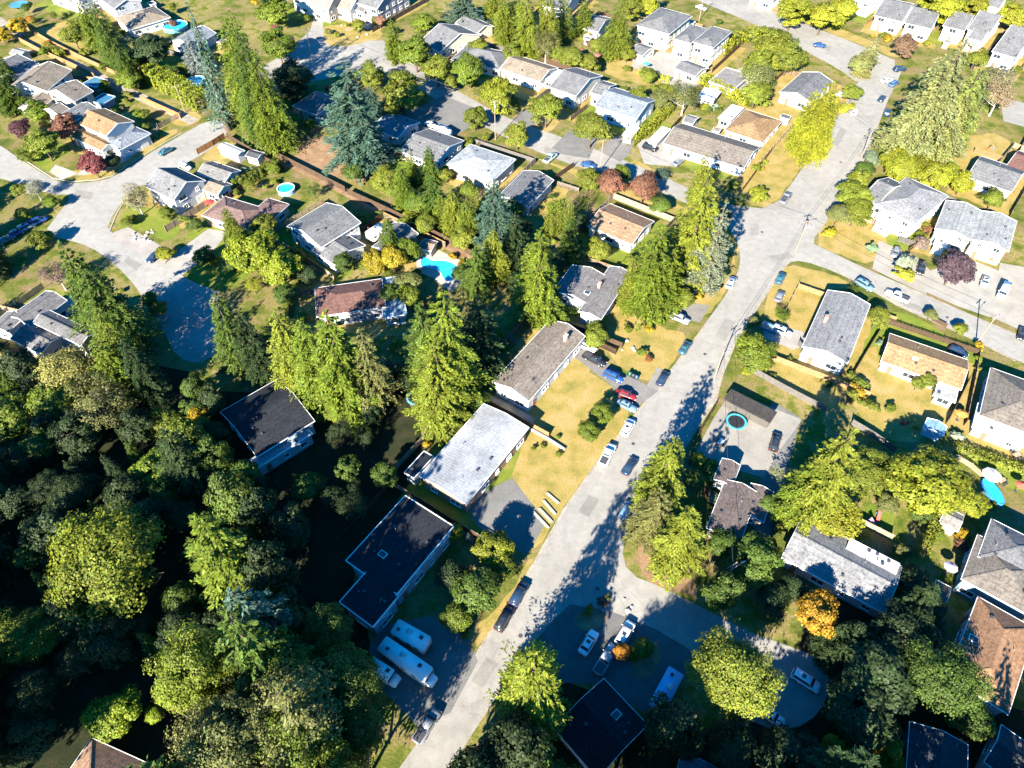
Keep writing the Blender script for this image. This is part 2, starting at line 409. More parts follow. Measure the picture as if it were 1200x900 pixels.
def leafy(kind, cen, rpx, col, desc, k=1.75, group=None, label=None, trunk=TL, name='broadleaf_tree', xyh=None):
    if xyh: gx, gy, h, rm = xyh
    else:
        rpx *= 1.12; rm = rpx / ppm(G(cen[0], cen[1], 4)); h = k * rm + .8
        rm = rpx / ppm(G(cen[0], cen[1], h * .55)); h = k * rm + .8
        p = G(cen[0], cen[1], h * .55); gx, gy = p[0], p[1]
    if name == 'broadleaf_tree': name = next((n for w, n in (('maple', 'maple_tree'), ('plum', 'plum_tree'), ('poplar', 'poplar_tree'), ('birch', 'birch_tree'), ('woodland', 'woodland_tree'), ('young', 'young_tree'), ('outlying', 'garden_tree'), ('bushy', 'bushy_tree')) if w in desc), name)
    o = empty(name, (gx, gy, 0), R.uniform(0, 6.28))
    mobj('crown', R.choice(LM[kind]), o, (0, 0, h * .55), 0, (rm, rm, h * .49), jit(col))
    tw = min(h, 2.1 * rm); mobj('trunk', trunk, o, (0, 0, 0), 0, (tw, tw, h * .78))
    FOOT.append((gx, gy, rm))
    if label: tag(o, label, 'tree', group)
    else: auto(o, desc, 'tree', group)
    return o
def shrub(cen, rpx, col, desc, kind='shrub', k=.8, group='garden shrubs', label=None):
    rm = rpx / ppm(G(cen[0], cen[1], .8)); h = 2 * rm * k
    p = G(cen[0], cen[1], h * .5)
    q = R.uniform(.72, 1.0) if kind != 'tight' else 1.0; o = mobj('shrub', R.choice(LM[kind]), None, (p[0], p[1], h * .44), R.uniform(0, 6), (rm / q, rm * q, h * .58), jit(col))
    if label: tag(o, label, 'shrub', group)
    else: auto(o, desc, 'shrub', group)
    return o
def hedge(px, width, height, col, label, size=.3, lumps=0.0):
    """a clipped or ribbed hedge along pixel points"""
    p = [G(x, y) for x, y in px]; C = []; N = []
    for a, b in zip(p[:-1], p[1:]):
        L = np.linalg.norm(b - a); d = (b - a) / L; s = np.array([-d[1], d[0], 0]); area = L * (width + 2 * height) * 1.0
        k = int(area / (size * size) * 1.5); t = NR.uniform(0, L, k); c = NR.uniform(0, width + 2 * height, k)
        hh = height * (1 + .06 * np.sin(t * 1.3) + .05 * np.sin(t * 3.1 + 1)); ww = width / 2 * (1 + .12 * np.sin(t * 1.9 + 2))
        if lumps: hh = hh * (1 - .22 * np.abs(np.sin(t * math.pi / lumps))); ww = ww * (1 - .35 * np.abs(np.sin(t * math.pi / lumps)))
        y = np.where(c < height, -ww, np.where(c > height + width, ww, (c - height - width / 2) / (width / 2) * ww))
        z = np.where(c < height, c / height * hh, np.where(c > height + width, (2 * height + width - c) / height * hh, hh))
        edge = np.abs(y) / ww; z = z - .12 * height * (edge ** 4) * (z > hh * .95)
        q = a + d * t[:, None] + s * y[:, None]; q[:, 2] = z; q += NR.normal(0, size * .28, (k, 3)); q[:, 2] = np.maximum(q[:, 2], .05)
        n = s * np.where(c < height, -1, np.where(c > height + width, 1, 0))[:, None] + np.array([0, 0, .6]) + NR.normal(0, .45, (k, 3))
        C.append(q); N.append(n)
    C = np.vstack(C); N = np.vstack(N); k = len(C); A = NR.normal(0, 1, (k, 3)); A -= N * (np.sum(A * N, 1) / np.sum(N * N, 1))[:, None]
    sz = size * NR.uniform(.7, 1.4, k); o0 = C.mean(0); o0[2] = 0
    me = quad_mesh('hedge', cards(C - o0, A, N, sz * 1.3, sz)); o = mobj('hedge', me, None, tuple(o0), 0, None, col)
    return tag(o, label, 'hedge', 'garden hedges')

# ------------------------------------------------------------------ houses
def win_meshes(w, h):
    f = MB(); t = .09
    f.box((0, -.04, h / 2 - t / 2), (w, .1, t)); f.box((0, -.04, -h / 2 + t / 2), (w, .1, t))
    for x in (-w / 2 + t / 2, w / 2 - t / 2, 0): f.box((x, -.04, 0), (t if x else .05, .1, h - 2 * t - .004))
    f.box((0, -.09, -h / 2 - .04), (w + .16, .2, .07))
    return f.mesh('window', 'trim'), MB().box((0, -.02, 0), (w - 2 * t - .01, .04, h - 2 * t - .01)).mesh('pane', 'glass')
WIN = [win_meshes(1.5, 1.15), win_meshes(2.3, 1.35), win_meshes(1.0, 1.1)]
DOOR = MB().box((0, -.05, 0), (.95, .1, 2.05)).mesh('door', 'timber'); KNOB = MB().box((0, 0, 0), (.06, .07, .16)).mesh('handle', 'grey_metal')
def gd():
    m = MB().box((0, -.04, 0), (2.6, .08, 2.1))
    for i in range(4): m.box((0, -.09, -.78 + i * .52), (2.44, .025, .44))
    return m.mesh('garage_door', 'plastic')
GDOOR = gd()
def vent_mesh():
    m = MB().box((0, 0, .12), (.38, .38, .3)); m.box((0, 0, .29), (.5, .5, .05)); return m.mesh('roof_vent', 'dark_metal')
VENT = vent_mesh()
PIPE = MB().cyl((0, 0, -.1), (0, 0, .45), .07, None, 8).mesh('vent_pipe', 'grey_metal')
SKYL = MB().box((0, 0, .08), (1.1, 1.4, .22)).mesh('skylight', 'trim'); SKYP = MB().box((0, 0, .2), (.9, 1.2, .05)).mesh('pane', 'glass')
CHIM = MB().box((0, 0, .5), (.9, .65, 2.0)).box((0, 0, 1.53), (1.06, .8, .12)).cyl((-.2, 0, 1.56), (-.2, 0, 1.85), .13).cyl((.22, 0, 1.56), (.22, 0, 1.8), .13).mesh('chimney', 'brick')
DEV = []; HOUSES = []
RECTS = []   # world footprints for keeping trees off
def house(short, label, wallc, roofc, wings, name='house', cat='house', chim=(), sky=(), mat='roof', garage=False, ribs=0, vents=None, wins=True, group=None, doorc=None, trim=True, ridgec=None):
    ws = []; base = None
    for w in wings:
        A, B, C, h, typ = w[:5]; rise = w[5] if len(w) > 5 else {'gable': .36, 'hip': .36, 'flat': 0}[typ]
        wc = w[6] if len(w) > 6 else wallc; rc = w[7] if len(w) > 7 else roofc; rc = tuple(q * .68 for q in rc); wc = tuple(q * .88 for q in wc)
        a, b, c = G(*A, h)[:2], G(*B, h)[:2], G(*C, h)[:2]; e1, e2 = b - a, c - b
        sg = 1 if e1[0] * e2[1] - e1[1] * e2[0] > 0 else -1
        z1 = complex(*e1); z2 = complex(*e2) * complex(0, -sg)          # the second edge turned back onto the first
        dev = math.degrees(np.angle(z2 / z1)); ang = float(np.angle(z1 + z2))
        if abs(dev) > 16: DEV.append((round(dev), short, len(ws), round(abs(z1), 1), round(abs(z2), 1)))
        if base is None: base = ang; k = 0
        else: k = round((ang - base) / (math.pi / 2)) % 4; ang = base + k * math.pi / 2
        u = np.array([math.cos(ang), math.sin(ang)]); v = np.array([-u[1], u[0]]); dg = c - a
        ws.append(dict(c=(a + c)[:2] / 2, L=max(abs(e1 @ u), 1.5), W=max(abs(e2 @ v), 1.5), k=k, h=h, typ=typ, rise=rise, wc=wc, rc=rc))
    root_xy = ws[0]['c']; root = empty(name, (root_xy[0], root_xy[1], 0), base)
    tag(root, label, cat, group)
    cb, sb = math.cos(-base), math.sin(-base)
    def loc(p): q = np.array(p[:2]) - root_xy; return np.array([q[0] * cb - q[1] * sb, q[0] * sb + q[1] * cb])
    for w in ws:
        w['lc'] = loc(w['c']); RECTS.append((w['c'][0], w['c'][1], w['L'], w['W'], base + w['k'] * math.pi / 2))
    def inside(q, skip):
        for w in ws:
            if w is skip: continue
            d = q - w['lc']; t = -w['k'] * math.pi / 2; x = d[0] * math.cos(t) - d[1] * math.sin(t); y = d[0] * math.sin(t) + d[1] * math.cos(t)
            if abs(x) < w['L'] / 2 - .3 and abs(y) < w['W'] / 2 - .3: return True
        return False
    doors = []
    for wi, w in enumerate(ws):
        L, Wd, h, rise = w['L'], w['W'], w['h'], w['rise']; t = .18; ov = min(.45, L * .08, Wd * .08); rr = rise * Wd / 2
        wh = h - wi * .013     # keeps crossing eaves off one plane
        k = w['k'] * math.pi / 2; ck, sk = math.cos(k), math.sin(k); lc = w['lc']
        T = lambda p: (lc[0] + p[0] * ck - p[1] * sk, lc[1] + p[0] * sk + p[1] * ck, p[2])
        rm = MB(); fm = MB(); wm = MB(); x, y = L / 2, Wd / 2; X, Y = x - ov, y - ov
        if w['typ'] == 'gable':
            cs = [(-y, wh - t), (-y, wh), (0, wh + rr), (y, wh), (y, wh - t), (0, wh + rr - t)]
            vs = [T((sx, p[0], p[1])) for sx in (-x, x) for p in cs]
            rm.add(vs, [(1, 7, 8, 2), (2, 8, 9, 3), (5, 11, 6, 0), (4, 10, 11, 5), (0, 6, 7, 1), (3, 9, 10, 4), (0, 1, 2, 5), (5, 2, 3, 4), (11, 8, 7, 6), (10, 9, 8, 11)])
            zt = wh + rise * ov - t - .02; zr = wh + rr - t - .02
            pv = [(-Y, -.05), (Y, -.05), (Y, zt), (0, zr), (-Y, zt)]
            wm.add([T((sx, a, b)) for sx in (-X, X) for a, b in pv], [(4, 3, 2, 1, 0), (5, 6, 7, 8, 9), (0, 1, 6, 5), (1, 2, 7, 6), (2, 3, 8, 7), (3, 4, 9, 8), (4, 0, 5, 9)])
            for s in (-1, 1):
                fm.bar(T((-x - .03, s * (y + .04), wh - .07)), T((x + .03, s * (y + .04), wh - .07)), .07, .2)
                for sx in (-1, 1): fm.bar(T((sx * (x + .035), s * (y + .02), wh - .06)), T((sx * (x + .035), 0, wh + rr - .06)), .06, .24)
            if ridgec is None: rm.bar(T((-x - .01, 0, wh + rr + .015)), T((x + .01, 0, wh + rr + .015)), .3, .07)
            if ribs:
                for i in range(ribs):
                    xx = -x + L * (i + .5) / ribs
                    for s in (-1, 1): rm.bar(T((xx, s * (y - .02), wh + .012)), T((xx, s * .1, wh + rr + .01)), .06, .035)
        elif w['typ'] == 'hip':
            rx = max(0, x - y); ry = max(0, y - x); rr = rise * min(x, y)
            vs = [(-x, -y, wh), (x, -y, wh), (x, y, wh), (-x, y, wh), (-rx, -ry, wh + rr), (rx, ry, wh + rr)] + [(a, b, wh - t) for a, b in ((-x, -y), (x, -y), (x, y), (-x, y))]
            if rx > .01 or ry <= .01: fs = [(0, 1, 5, 4), (2, 3, 4, 5), (1, 2, 5), (3, 0, 4)] if rx > .01 else [(0, 1, 4), (1, 2, 4), (2, 3, 4), (3, 0, 4)]
            else: fs = [(0, 1, 4), (1, 2, 5, 4), (2, 3, 5), (3, 0, 4, 5)]
            fs += [(9, 8, 7, 6), (6, 7, 1, 0), (7, 8, 2, 1), (8, 9, 3, 2), (9, 6, 0, 3)]
            rm.add([T(p) for p in vs], fs)
            e = [(-x - .04, -y - .04), (x + .04, -y - .04), (x + .04, y + .04), (-x - .04, y + .04)]
            for i in range(4): a, b = e[i], e[(i + 1) % 4]; fm.bar(T((*a, wh - .07)), T((*b, wh - .07)), .07, .2)
            rdg = [(vs[0], vs[4]), (vs[3], vs[4]), (vs[1], vs[5]), (vs[2], vs[5])] if rx > .01 or ry <= .01 else [(vs[0], vs[4]), (vs[1], vs[4]), (vs[2], vs[5]), (vs[3], vs[5])]
            for a, b in rdg: rm.bar(T((a[0], a[1], a[2] + .02)), T((b[0], b[1], b[2] + .02)), .25, .06)
            wm.box((*T((0, 0, 0))[:2], (wh - t - .02) / 2 - .025), (2 * X, 2 * Y, wh - t - .02 + .05), rot=k)
        else:
            rm.box((*T((0, 0, 0))[:2], wh - .15), (L, Wd, .3), rot=k)
            e = [(-x - .05, -y - .05), (x + .05, -y - .05), (x + .05, y + .05), (-x - .05, y + .05)]
            for i in range(4):
                a, b = np.array(e[i]), np.array(e[(i + 1) % 4]); ns = max(1, int(np.linalg.norm(b - a))); o_ = np.array([(b - a)[1], -(b - a)[0]]) / np.linalg.norm(b - a) * .6
                for q in range(ns):
                    p0, p1 = a + (b - a) * q / ns, a + (b - a) * (q + 1) / ns
                    if not inside(np.array(T((*((p0 + p1) / 2 + o_), 0))[:2]), w): fm.bar(T((*p0, wh - .05)), T((*p1, wh - .05)), .12, .36)
            wm.box((*T((0, 0, 0))[:2], (wh - .32) / 2 - .025), (2 * X, 2 * Y, wh - .32 + .05), rot=k)
        w['rr'] = rr
        wm.obj('wall', 'siding', parent=root, color=w['wc'])
        ro = rm.obj('roof', mat, parent=root, color=w['rc'])
        if trim: fm.obj('fascia', 'trim', parent=ro)
        def rz(lx, ly):
            if w['typ'] == 'gable': return wh + rise * (y - abs(ly))
            if w['typ'] == 'hip': return wh + rise * max(0, min(x - abs(lx), y - abs(ly)))
            return wh
        def toloc(q): d = q - lc; return d[0] * ck + d[1] * sk, -d[0] * sk + d[1] * ck
        w['rz'] = rz; w['toloc'] = toloc; w['ro'] = ro; w['T'] = T
        nv = (3 if L * Wd > 60 else 1) if vents is None else vents
        for i in range(nv):
            lx, ly = R.uniform(-.7, .7) * x, R.choice((-1, 1)) * R.uniform(.3, .7) * y
            mobj('roof_vent' if i % 2 == 0 else 'vent_pipe', VENT if i % 2 == 0 else PIPE, ro, (*T((lx, ly, 0))[:2], rz(lx, ly)), k)
        if wins:
            sides = [((0, -Y), (1, 0), 2 * X, -math.pi / 2), ((0, Y), (-1, 0), 2 * X, math.pi / 2), ((X, 0), (0, 1), 2 * Y, 0), ((-X, 0), (0, -1), 2 * Y, math.pi)]
            for (c0, dr, ln, na) in sides:
                wa = base + k + na
                cw = np.array([w['c'][0], w['c'][1]]); face = -(cw / np.linalg.norm(cw)) @ np.array([math.cos(wa), math.sin(wa)])
                if face < -.15 or ln < 2.4: continue
                n = max(1, min(5, int(ln / 3.3))); rows = (1.35, 4.0) if wh > 4.7 else (1.45,) if wh > 2.5 else ()
                for rI, zr_ in enumerate(rows):
                    for i in range(n):
                        sft = -ln / 2 + ln * (i + .5) / n; p = (c0[0] + dr[0] * sft, c0[1] + dr[1] * sft)
                        q = T((*p, zr_)); nl = np.array([math.cos(k + na), math.sin(k + na)])
                        if inside(np.array(q[:2]) + nl * .3, w): continue
                        rot = k + na + math.pi / 2
                        if rI == 0 and face > .3 and i == 0 and not doors:
                            d = mobj('door', DOOR, root, (*(np.array(q[:2]) + nl * .005), 1.02), rot, None, doorc or (.25, .12, .08))
                            mobj('handle', KNOB, d, (.36, -.13, 0)); doors.append(d); continue
                        if garage and rI == 0 and face > .3 and wi == len(ws) - 1 and i == n - 1:
                            mobj('garage_door', GDOOR, root, (*(np.array(q[:2]) + nl * .005), 1.06), rot, None, (.6, .58, .54)); continue
                        wf, wp = WIN[(i + rI + wi) % 3]
                        o = mobj('window', wf, root, (*(np.array(q[:2]) + nl * .005), zr_), rot); mobj('pane', wp, o)
    def on_roof(px, lift):
        best = None
        for w in ws:
            q = G(px[0], px[1], w['h'] + w['rr'] * .5 + lift); lx, ly = w['toloc'](loc(q))
            ex = max(abs(lx) - w['L'] / 2, abs(ly) - w['W'] / 2)
            if best is None or ex < best[0]: best = (ex, w, lx, ly)
        _, w, lx, ly = best; lx = max(-w['L'] * .47, min(w['L'] * .47, lx)); ly = max(-w['W'] * .45, min(w['W'] * .45, ly))
        return w, (*w['T']((lx, ly, 0))[:2], w['rz'](lx, ly))
    for c in chim:
        w, p = on_roof(c[:2], .8); mobj('chimney', CHIM, w['ro'], p, w['k'] * math.pi / 2, None, c[2] if len(c) > 2 else (.28, .16, .12))
    for s in sky:
        w, p = on_roof(s, 0); o = mobj('skylight', SKYL, w['ro'], p); mobj('pane', SKYP, o)
    if cat == 'house': HOUSES.append((root_xy[0], root_xy[1], base, ws[0]['L'], ws[0]['W']))
    cx, cy = P((root_xy[0], root_xy[1], 3)); LAND.append((short, cx, cy))
    return root

# ------------------------------------------------------------------ vehicles
def hull(st, z0):
    """loft of (x, halfwidth, ztop) stations -> closed body"""
    vs = []; n = len(st)
    for x, hw, zt in st:
        vs += [(x, -hw * .94, z0), (x, -hw, z0 + (zt - z0) * .45), (x, -hw * .9, zt), (x, hw * .9, zt), (x, hw, z0 + (zt - z0) * .45), (x, hw * .94, z0)]
    fs = []
    for i in range(n - 1):
        for j in range(6):
            a, b = i * 6 + j, i * 6 + (j + 1) % 6; fs.append((a, b, b + 6, a + 6))
    fs += [tuple(range(6))[::-1], tuple(range((n - 1) * 6, n * 6))]
    return vs, fs
def cabin(x0, x1, X0, X1, hw, HW, zb, zt):
    """frustum: base x0..x1, roof X0..X1"""
    return [(x0, -hw, zb), (x1, -hw, zb), (x1, hw, zb), (x0, hw, zb), (X0, -HW, zt), (X1, -HW, zt), (X1, HW, zt), (X0, HW, zt)]
def inset(q, s=.86, sz=.74, off=.012):
    q = [Vector(p) for p in q]; c = sum(q, Vector()) / 4; n = (q[1] - q[0]).cross(q[2] - q[0]).normalized()
    r = [c + Vector(((p - c).x * s, (p - c).y * s, (p - c).z * sz)) + n * off for p in q]
    return r + [p - n * (off + .03) for p in r]
BOXF = [(0, 1, 2, 3), (7, 6, 5, 4), (0, 4, 5, 1), (1, 5, 6, 2), (2, 6, 7, 3), (3, 7, 4, 0)]
def bevel(me, w, seg=2):
    bm = bmesh.new(); bm.from_mesh(me); bmesh.ops.bevel(bm, geom=bm.edges[:], offset=w, segments=seg, affect='EDGES', clamp_overlap=True); bm.to_mesh(me); bm.free()
    me.polygons.foreach_set('use_smooth', [True] * len(me.polygons)); return me
def car_kit(kind):
    if kind == 'sedan': L, st, cb = 4.5, [(-2.25, .78, .72), (-2.05, .86, .9), (-1.2, .9, .95), (.8, .9, .95), (1.7, .88, .84), (2.2, .76, .66)], (-1.65, .95, -1.0, .3, .78, .6, .92, 1.42)
    elif kind == 'suv': L, st, cb = 4.6, [(-2.3, .84, .85), (-2.2, .92, 1.02), (.9, .94, 1.06), (1.8, .92, .98), (2.25, .82, .8)], (-2.2, 1.15, -1.95, .45, .84, .68, 1.03, 1.68)
    elif kind == 'hatch': L, st, cb = 4.1, [(-2.05, .8, .8), (-1.95, .87, .95), (.8, .88, .98), (1.6, .86, .88), (2.0, .76, .7)], (-1.98, 1.05, -1.6, .35, .78, .62, .95, 1.5)
    elif kind == 'pickup': L, st, cb = 5.6, [(-2.8, .94, 1.05), (-.85, .96, 1.08), (1.2, .96, 1.1), (2.2, .94, 1.05), (2.75, .86, .9)], (-.75, 1.35, -.55, .65, .86, .72, 1.07, 1.8)
    else: L, st, cb = 5.4, [(-2.7, .92, 1.0), (1.6, .96, 1.15), (2.3, .94, 1.05), (2.7, .84, .85)], (-2.65, 1.95, -2.5, 1.15, .9, .82, 1.1, 2.1)
    b = MB(); b.add(*hull(st, .28)); body = bevel(b.mesh('body', 'paint'), .05)
    cv = cabin(*cb); c2 = MB(); c2.add(cv, [(3, 2, 1, 0), (4, 5, 6, 7), (0, 1, 5, 4), (1, 2, 6, 5), (2, 3, 7, 6), (3, 0, 4, 7)])
    k = dict(L=L, body=body, cab=bevel(c2.mesh('cabin', 'paint'), .05)); gl = []
    for nm, q in (('windscreen', (1, 2, 6, 5)), ('rear_window', (3, 0, 4, 7)), ('side_window', (0, 1, 5, 4)), ('side_window', (2, 3, 7, 6))):
        m = MB(); m.add(inset([cv[i] for i in q], .9, .76), BOXF); gl.append((nm, m.mesh(nm, 'glass')))
    k['glass'] = gl; k['hw'] = max(s[1] for s in st); xf, zf = st[-1][0], st[-1][2]; k['front'] = (xf, st[-1][1] * .72, zf - .1); k['rear'] = (st[0][0], st[0][1] * .78, st[0][2] - .08)
    k['wx'] = (L * .29, -L * .3); k['wr'] = .36 if kind in ('pickup', 'suv', 'van') else .32
    if kind == 'pickup': k['bed'] = MB().box((-1.78, 0, 1.06), (1.75, 1.45, .1)).mesh('cargo_bed', 'dark_metal')
    if kind in ('suv', 'sedan'): k['sun'] = MB().box(((cb[2] + cb[3]) / 2 + .15, 0, cb[7] - .004), (.6, .7, .04)).mesh('sunroof', 'glass')
    return k
KIT = {k: car_kit(k) for k in ('sedan', 'suv', 'hatch', 'pickup', 'van')}
TYRE = MB().cyl((0, -.11, 0), (0, .11, 0), 1, None, 16).mesh('tyre', 'tyre'); RIM = MB().cyl((0, -.125, 0), (0, .125, 0), .62, None, 12).mesh('rim', 'rim')
LAMPW = bevel(MB().box((0, 0, 0), (.12, .34, .14)).mesh('headlight', 'lamp_white'), .02); LAMPR = MB().box((0, 0, 0), (.08, .26, .16)).mesh('taillight', 'lamp_red')
MIR = bevel(MB().box((0, 0, 0), (.12, .22, .14)).mesh('mirror', 'paint'), .03)
WHEELF = MB().cyl((0, -.1, 0), (0, .1, 0), 1, None, 16).mesh('wheel', 'tyre')
CARN = {'sedan': 'car', 'suv': 'suv', 'hatch': 'hatchback', 'pickup': 'pickup_truck', 'van': 'van'}
CARC = {'sedan': 'car', 'suv': 'car', 'hatch': 'car', 'pickup': 'pickup truck', 'van': 'van'}
def car(kind, px, head, col, label, z=.03, full=True, scale=1.0, group='parked cars', bedc=None):
    """px: picture point of the roof centre; head: picture direction of the bonnet"""
    k = KIT[kind]; p = G(px[0], px[1], .9); q = G(px[0] + head[0], px[1] + head[1], .9); a = math.atan2(q[1] - p[1], q[0] - p[0])
    o = empty(CARN[kind], (p[0], p[1], z), a); o.scale = (scale,) * 3; tag(o, label, CARC[kind], group); FOOT.append((p[0], p[1], 3.2))
    mobj('body', k['body'], o, color=col); cb = mobj('cabin', k['cab'], o, color=col)
    for nm, me in k['glass']: mobj(nm, me, o)
    for wx in k['wx']:
        for s in (-1, 1):
            w = mobj('wheel', TYRE, o, (wx, s * (k['hw'] - .1), k['wr']), 0, (k['wr'], 1, k['wr']))
            if full: mobj('rim', RIM, w)
    if full:
        for s in (-1, 1):
            f = k['front']; mobj('headlight', LAMPW, o, (f[0] - .02, s * f[1], f[2])); r = k['rear']; mobj('taillight', LAMPR, o, (r[0] + .02, s * r[1], r[2]))
            mobj('mirror', MIR, o, (k['L'] * .16, s * (k['hw'] + .06), 1.02 if kind in ('sedan', 'hatch') else 1.16), 0, None, col)
        if 'sun' in k: mobj('sunroof', k['sun'], cb)
    if 'bed' in k: mobj('cargo_bed', k['bed'], o)
    return o

# ------------------------------------------------------------------ street and garden things
PO = MB().cyl((0, 0, -.3), (0, 0, 1), .15, .10, 10).mesh('post', 'pole_wood')
ARM = MB().box((0, 0, 0), (2.2, .12, .14)).mesh('crossarm', 'pole_wood')
INS = MB().cyl((0, 0, 0), (0, 0, .25), .06, .04, 8).mesh('insulator', 'grey_metal')
TRF = MB().cyl((0, 0, -.45), (0, 0, .45), .28, None, 12).cyl((0, 0, .45), (0, 0, .52), .3, .12, 12).mesh('transformer', 'grey_metal')
def lamp_arm():
    m = MB(); m.cyl((0, 0, 0), (1.2, 0, .5), .05, .05, 6); m.cyl((1.2, 0, .5), (2.3, 0, .55), .05, .04, 6); return m.mesh('lamp_arm', 'grey_metal')
LARM = lamp_arm(); LHEAD = bevel(MB().box((2.6, 0, .53), (.75, .26, .14)).mesh('lamp_head', 'grey_metal'), .04)
POLES = []
def pole(base, h, arm_ang, label, lamp=True, tr=False):
    p = G(*base); o = empty('utility_pole', (p[0], p[1], 0), rad(arm_ang)); tag(o, label, 'pole', 'utility poles along the streets')
    mobj('post', PO, o, scale=(1, 1, h)); a = mobj('crossarm', ARM, o, (0, .16, h - .5))
    for x in (-.95, -.35, .35, .95): mobj('insulator', INS, a, (x, 0, .06))
    if lamp: l = mobj('lamp_arm', LARM, o, (.1, 0, h - 2.2)); mobj('lamp_head', LHEAD, l)
    if tr: mobj('transformer', TRF, o, (0, -.4, h - 1.6))
    POLES.append((p, h)); return o
def cable(a, b, label, off=0.0, sag=.9):
    (pa, ha), (pb, hb) = a, b; mb = MB(); n = 14; pts = []
    for i in range(n + 1):
        t = i / n; q = pa * (1 - t) + pb * t; pts.append((q[0] + off, q[1], (ha * (1 - t) + hb * t) - .25 - sag * 4 * t * (1 - t)))
    for i in range(n): mb.cyl(pts[i], pts[i + 1], .035, None, 5, cap=False)
    return tag(mb.obj('cable', 'dark_metal'), label, 'cable', 'overhead cables')
def fence(px, h, col, label, style='board', step=2.4, group='garden fences', z=0.0):
    p = [G(x, y) for x, y in px]; c = sum(p) / len(p); c[2] = z
    o = empty('fence', tuple(c)); tag(o, label, 'fence', group); mb = MB(); post = MB().box((0, 0, (h + .12) / 2), (.12, .12, h + .12)).mesh('post', 'timber')
    for a, b in zip(p[:-1], p[1:]):
        L = np.linalg.norm(b - a); d = (b - a) / L; n = max(1, round(L / step)); ang = math.atan2(d[1], d[0]); s = L / n
        for i in range(n):
            m = a + d * (s * (i + .5)) - c
            if style == 'board':
                mb.box((m[0], m[1], h / 2 + .04), (s - .13, .035, h - .08), rot=ang); mb.box((m[0], m[1], h - .02), (s - .125, .08, .05), rot=ang)
            elif style == 'slat':
                for k in range(6): mb.box((m[0] , m[1], .2 + k * (h - .2) / 6), (s - .13, .04, (h - .2) / 6 * .72), rot=ang)
            else:
                mb.box((m[0], m[1], h * .5), (s - .02, .3, h), rot=ang)
        if style != 'wall':
            for i in range(n + 1):
                q = a + d * (s * i) - c; mobj('post', post, o, (q[0], q[1], 0), ang, None, col)
    mb.obj('panel' if style != 'wall' else 'wall_body', 'timber' if style != 'wall' else 'concrete', parent=o, color=col); return o
def ring(r0, r1, z0, z1, n=24):
    m = MB(); vs = []
    for r, z in ((r0, z0), (r1, z0), (r1, z1), (r0, z1)):
        vs += [(r * math.cos(2 * math.pi * i / n), r * math.sin(2 * math.pi * i / n), z) for i in range(n)]
    fs = []
    for j in range(4):
        for i in range(n): fs.append((j * n + i, j * n + (i + 1) % n, ((j + 1) % 4) * n + (i + 1) % n, ((j + 1) % 4) * n + i))
    m.add(vs, fs); return m
def disc(r, z, n=24):
    m = MB(); m.add([(r * math.cos(2 * math.pi * i / n), r * math.sin(2 * math.pi * i / n), z) for i in range(n)], [tuple(range(n))]); return m
def round_pool(px, rpx, label, wallc=(.2, .4, .6)):
    p = G(*px, 1.0); r = rpx / ppm(p); o = empty('round_pool', (p[0], p[1], 0)); tag(o, label, 'pool')
    ring(r - .12, r, 0, 1.2).obj('pool_wall', 'plastic', parent=o, color=wallc); disc(r - .1, 1.02).obj('water', 'pool_water', parent=o)
    ring(r - .16, r + .08, 1.2, 1.26).obj('rim', 'trim', parent=o); return o
def trampoline(px, rpx, label, pad, bed=(.02, .02, .025)):
    p = G(*px, .9); r = rpx / ppm(p); o = empty('trampoline', (p[0], p[1], 0)); tag(o, label, 'trampoline')
    ring(r - .4, r, .86, .93).obj('pad', 'fabric', parent=o, color=pad); disc(r - .38, .88).obj('jump_mat', 'fabric', parent=o, color=bed)
    for i in range(6):
        a = i * math.pi / 3; mobj('leg', LEGM, o, (math.cos(a) * (r - .1), math.sin(a) * (r - .1), 0))
        if i < 6: mobj('net_pole', NPOLE, o, (math.cos(a + .5) * (r + .03), math.sin(a + .5) * (r + .03), .9))
    return o
LEGM = MB().cyl((0, 0, 0), (0, 0, .86), .04, None, 6).mesh('leg', 'grey_metal'); NPOLE = MB().cyl((0, 0, 0), (0, 0, 1.7), .03, None, 6).mesh('net_pole', 'dark_metal')
def umbrella(px, rpx, col, label):
    p = G(*px, 2.3); r = rpx / ppm(p); o = empty('patio_umbrella', (p[0], p[1], 0)); tag(o, label, 'umbrella', 'patio umbrellas'); n = 8
    m = MB(); m.add([(r * math.cos(2 * math.pi * i / n), r * math.sin(2 * math.pi * i / n), 2.15) for i in range(n)] + [(0, 0, 2.7)], [(i, (i + 1) % n, n) for i in range(n)])
    m.obj('canopy', 'fabric', parent=o, color=col); MB().cyl((0, 0, 0), (0, 0, 2.69), .03, None, 8).obj('pole', 'grey_metal', parent=o); MB().cyl((0, 0, 0), (0, 0, .1), .3, None, 12).obj('base', 'dark_metal', parent=o); return o
def shed(short, label, wallc, roofc, A, B, C, h=2.3, typ='gable', name='garden_shed', mat='roof', **kw):
    kw.setdefault('vents', 0); return house(short, label, wallc, roofc, [(A, B, C, h, typ, .3 if typ != 'flat' else 0)], name=name, cat=kw.pop('cat', 'shed'), mat=mat, **kw)
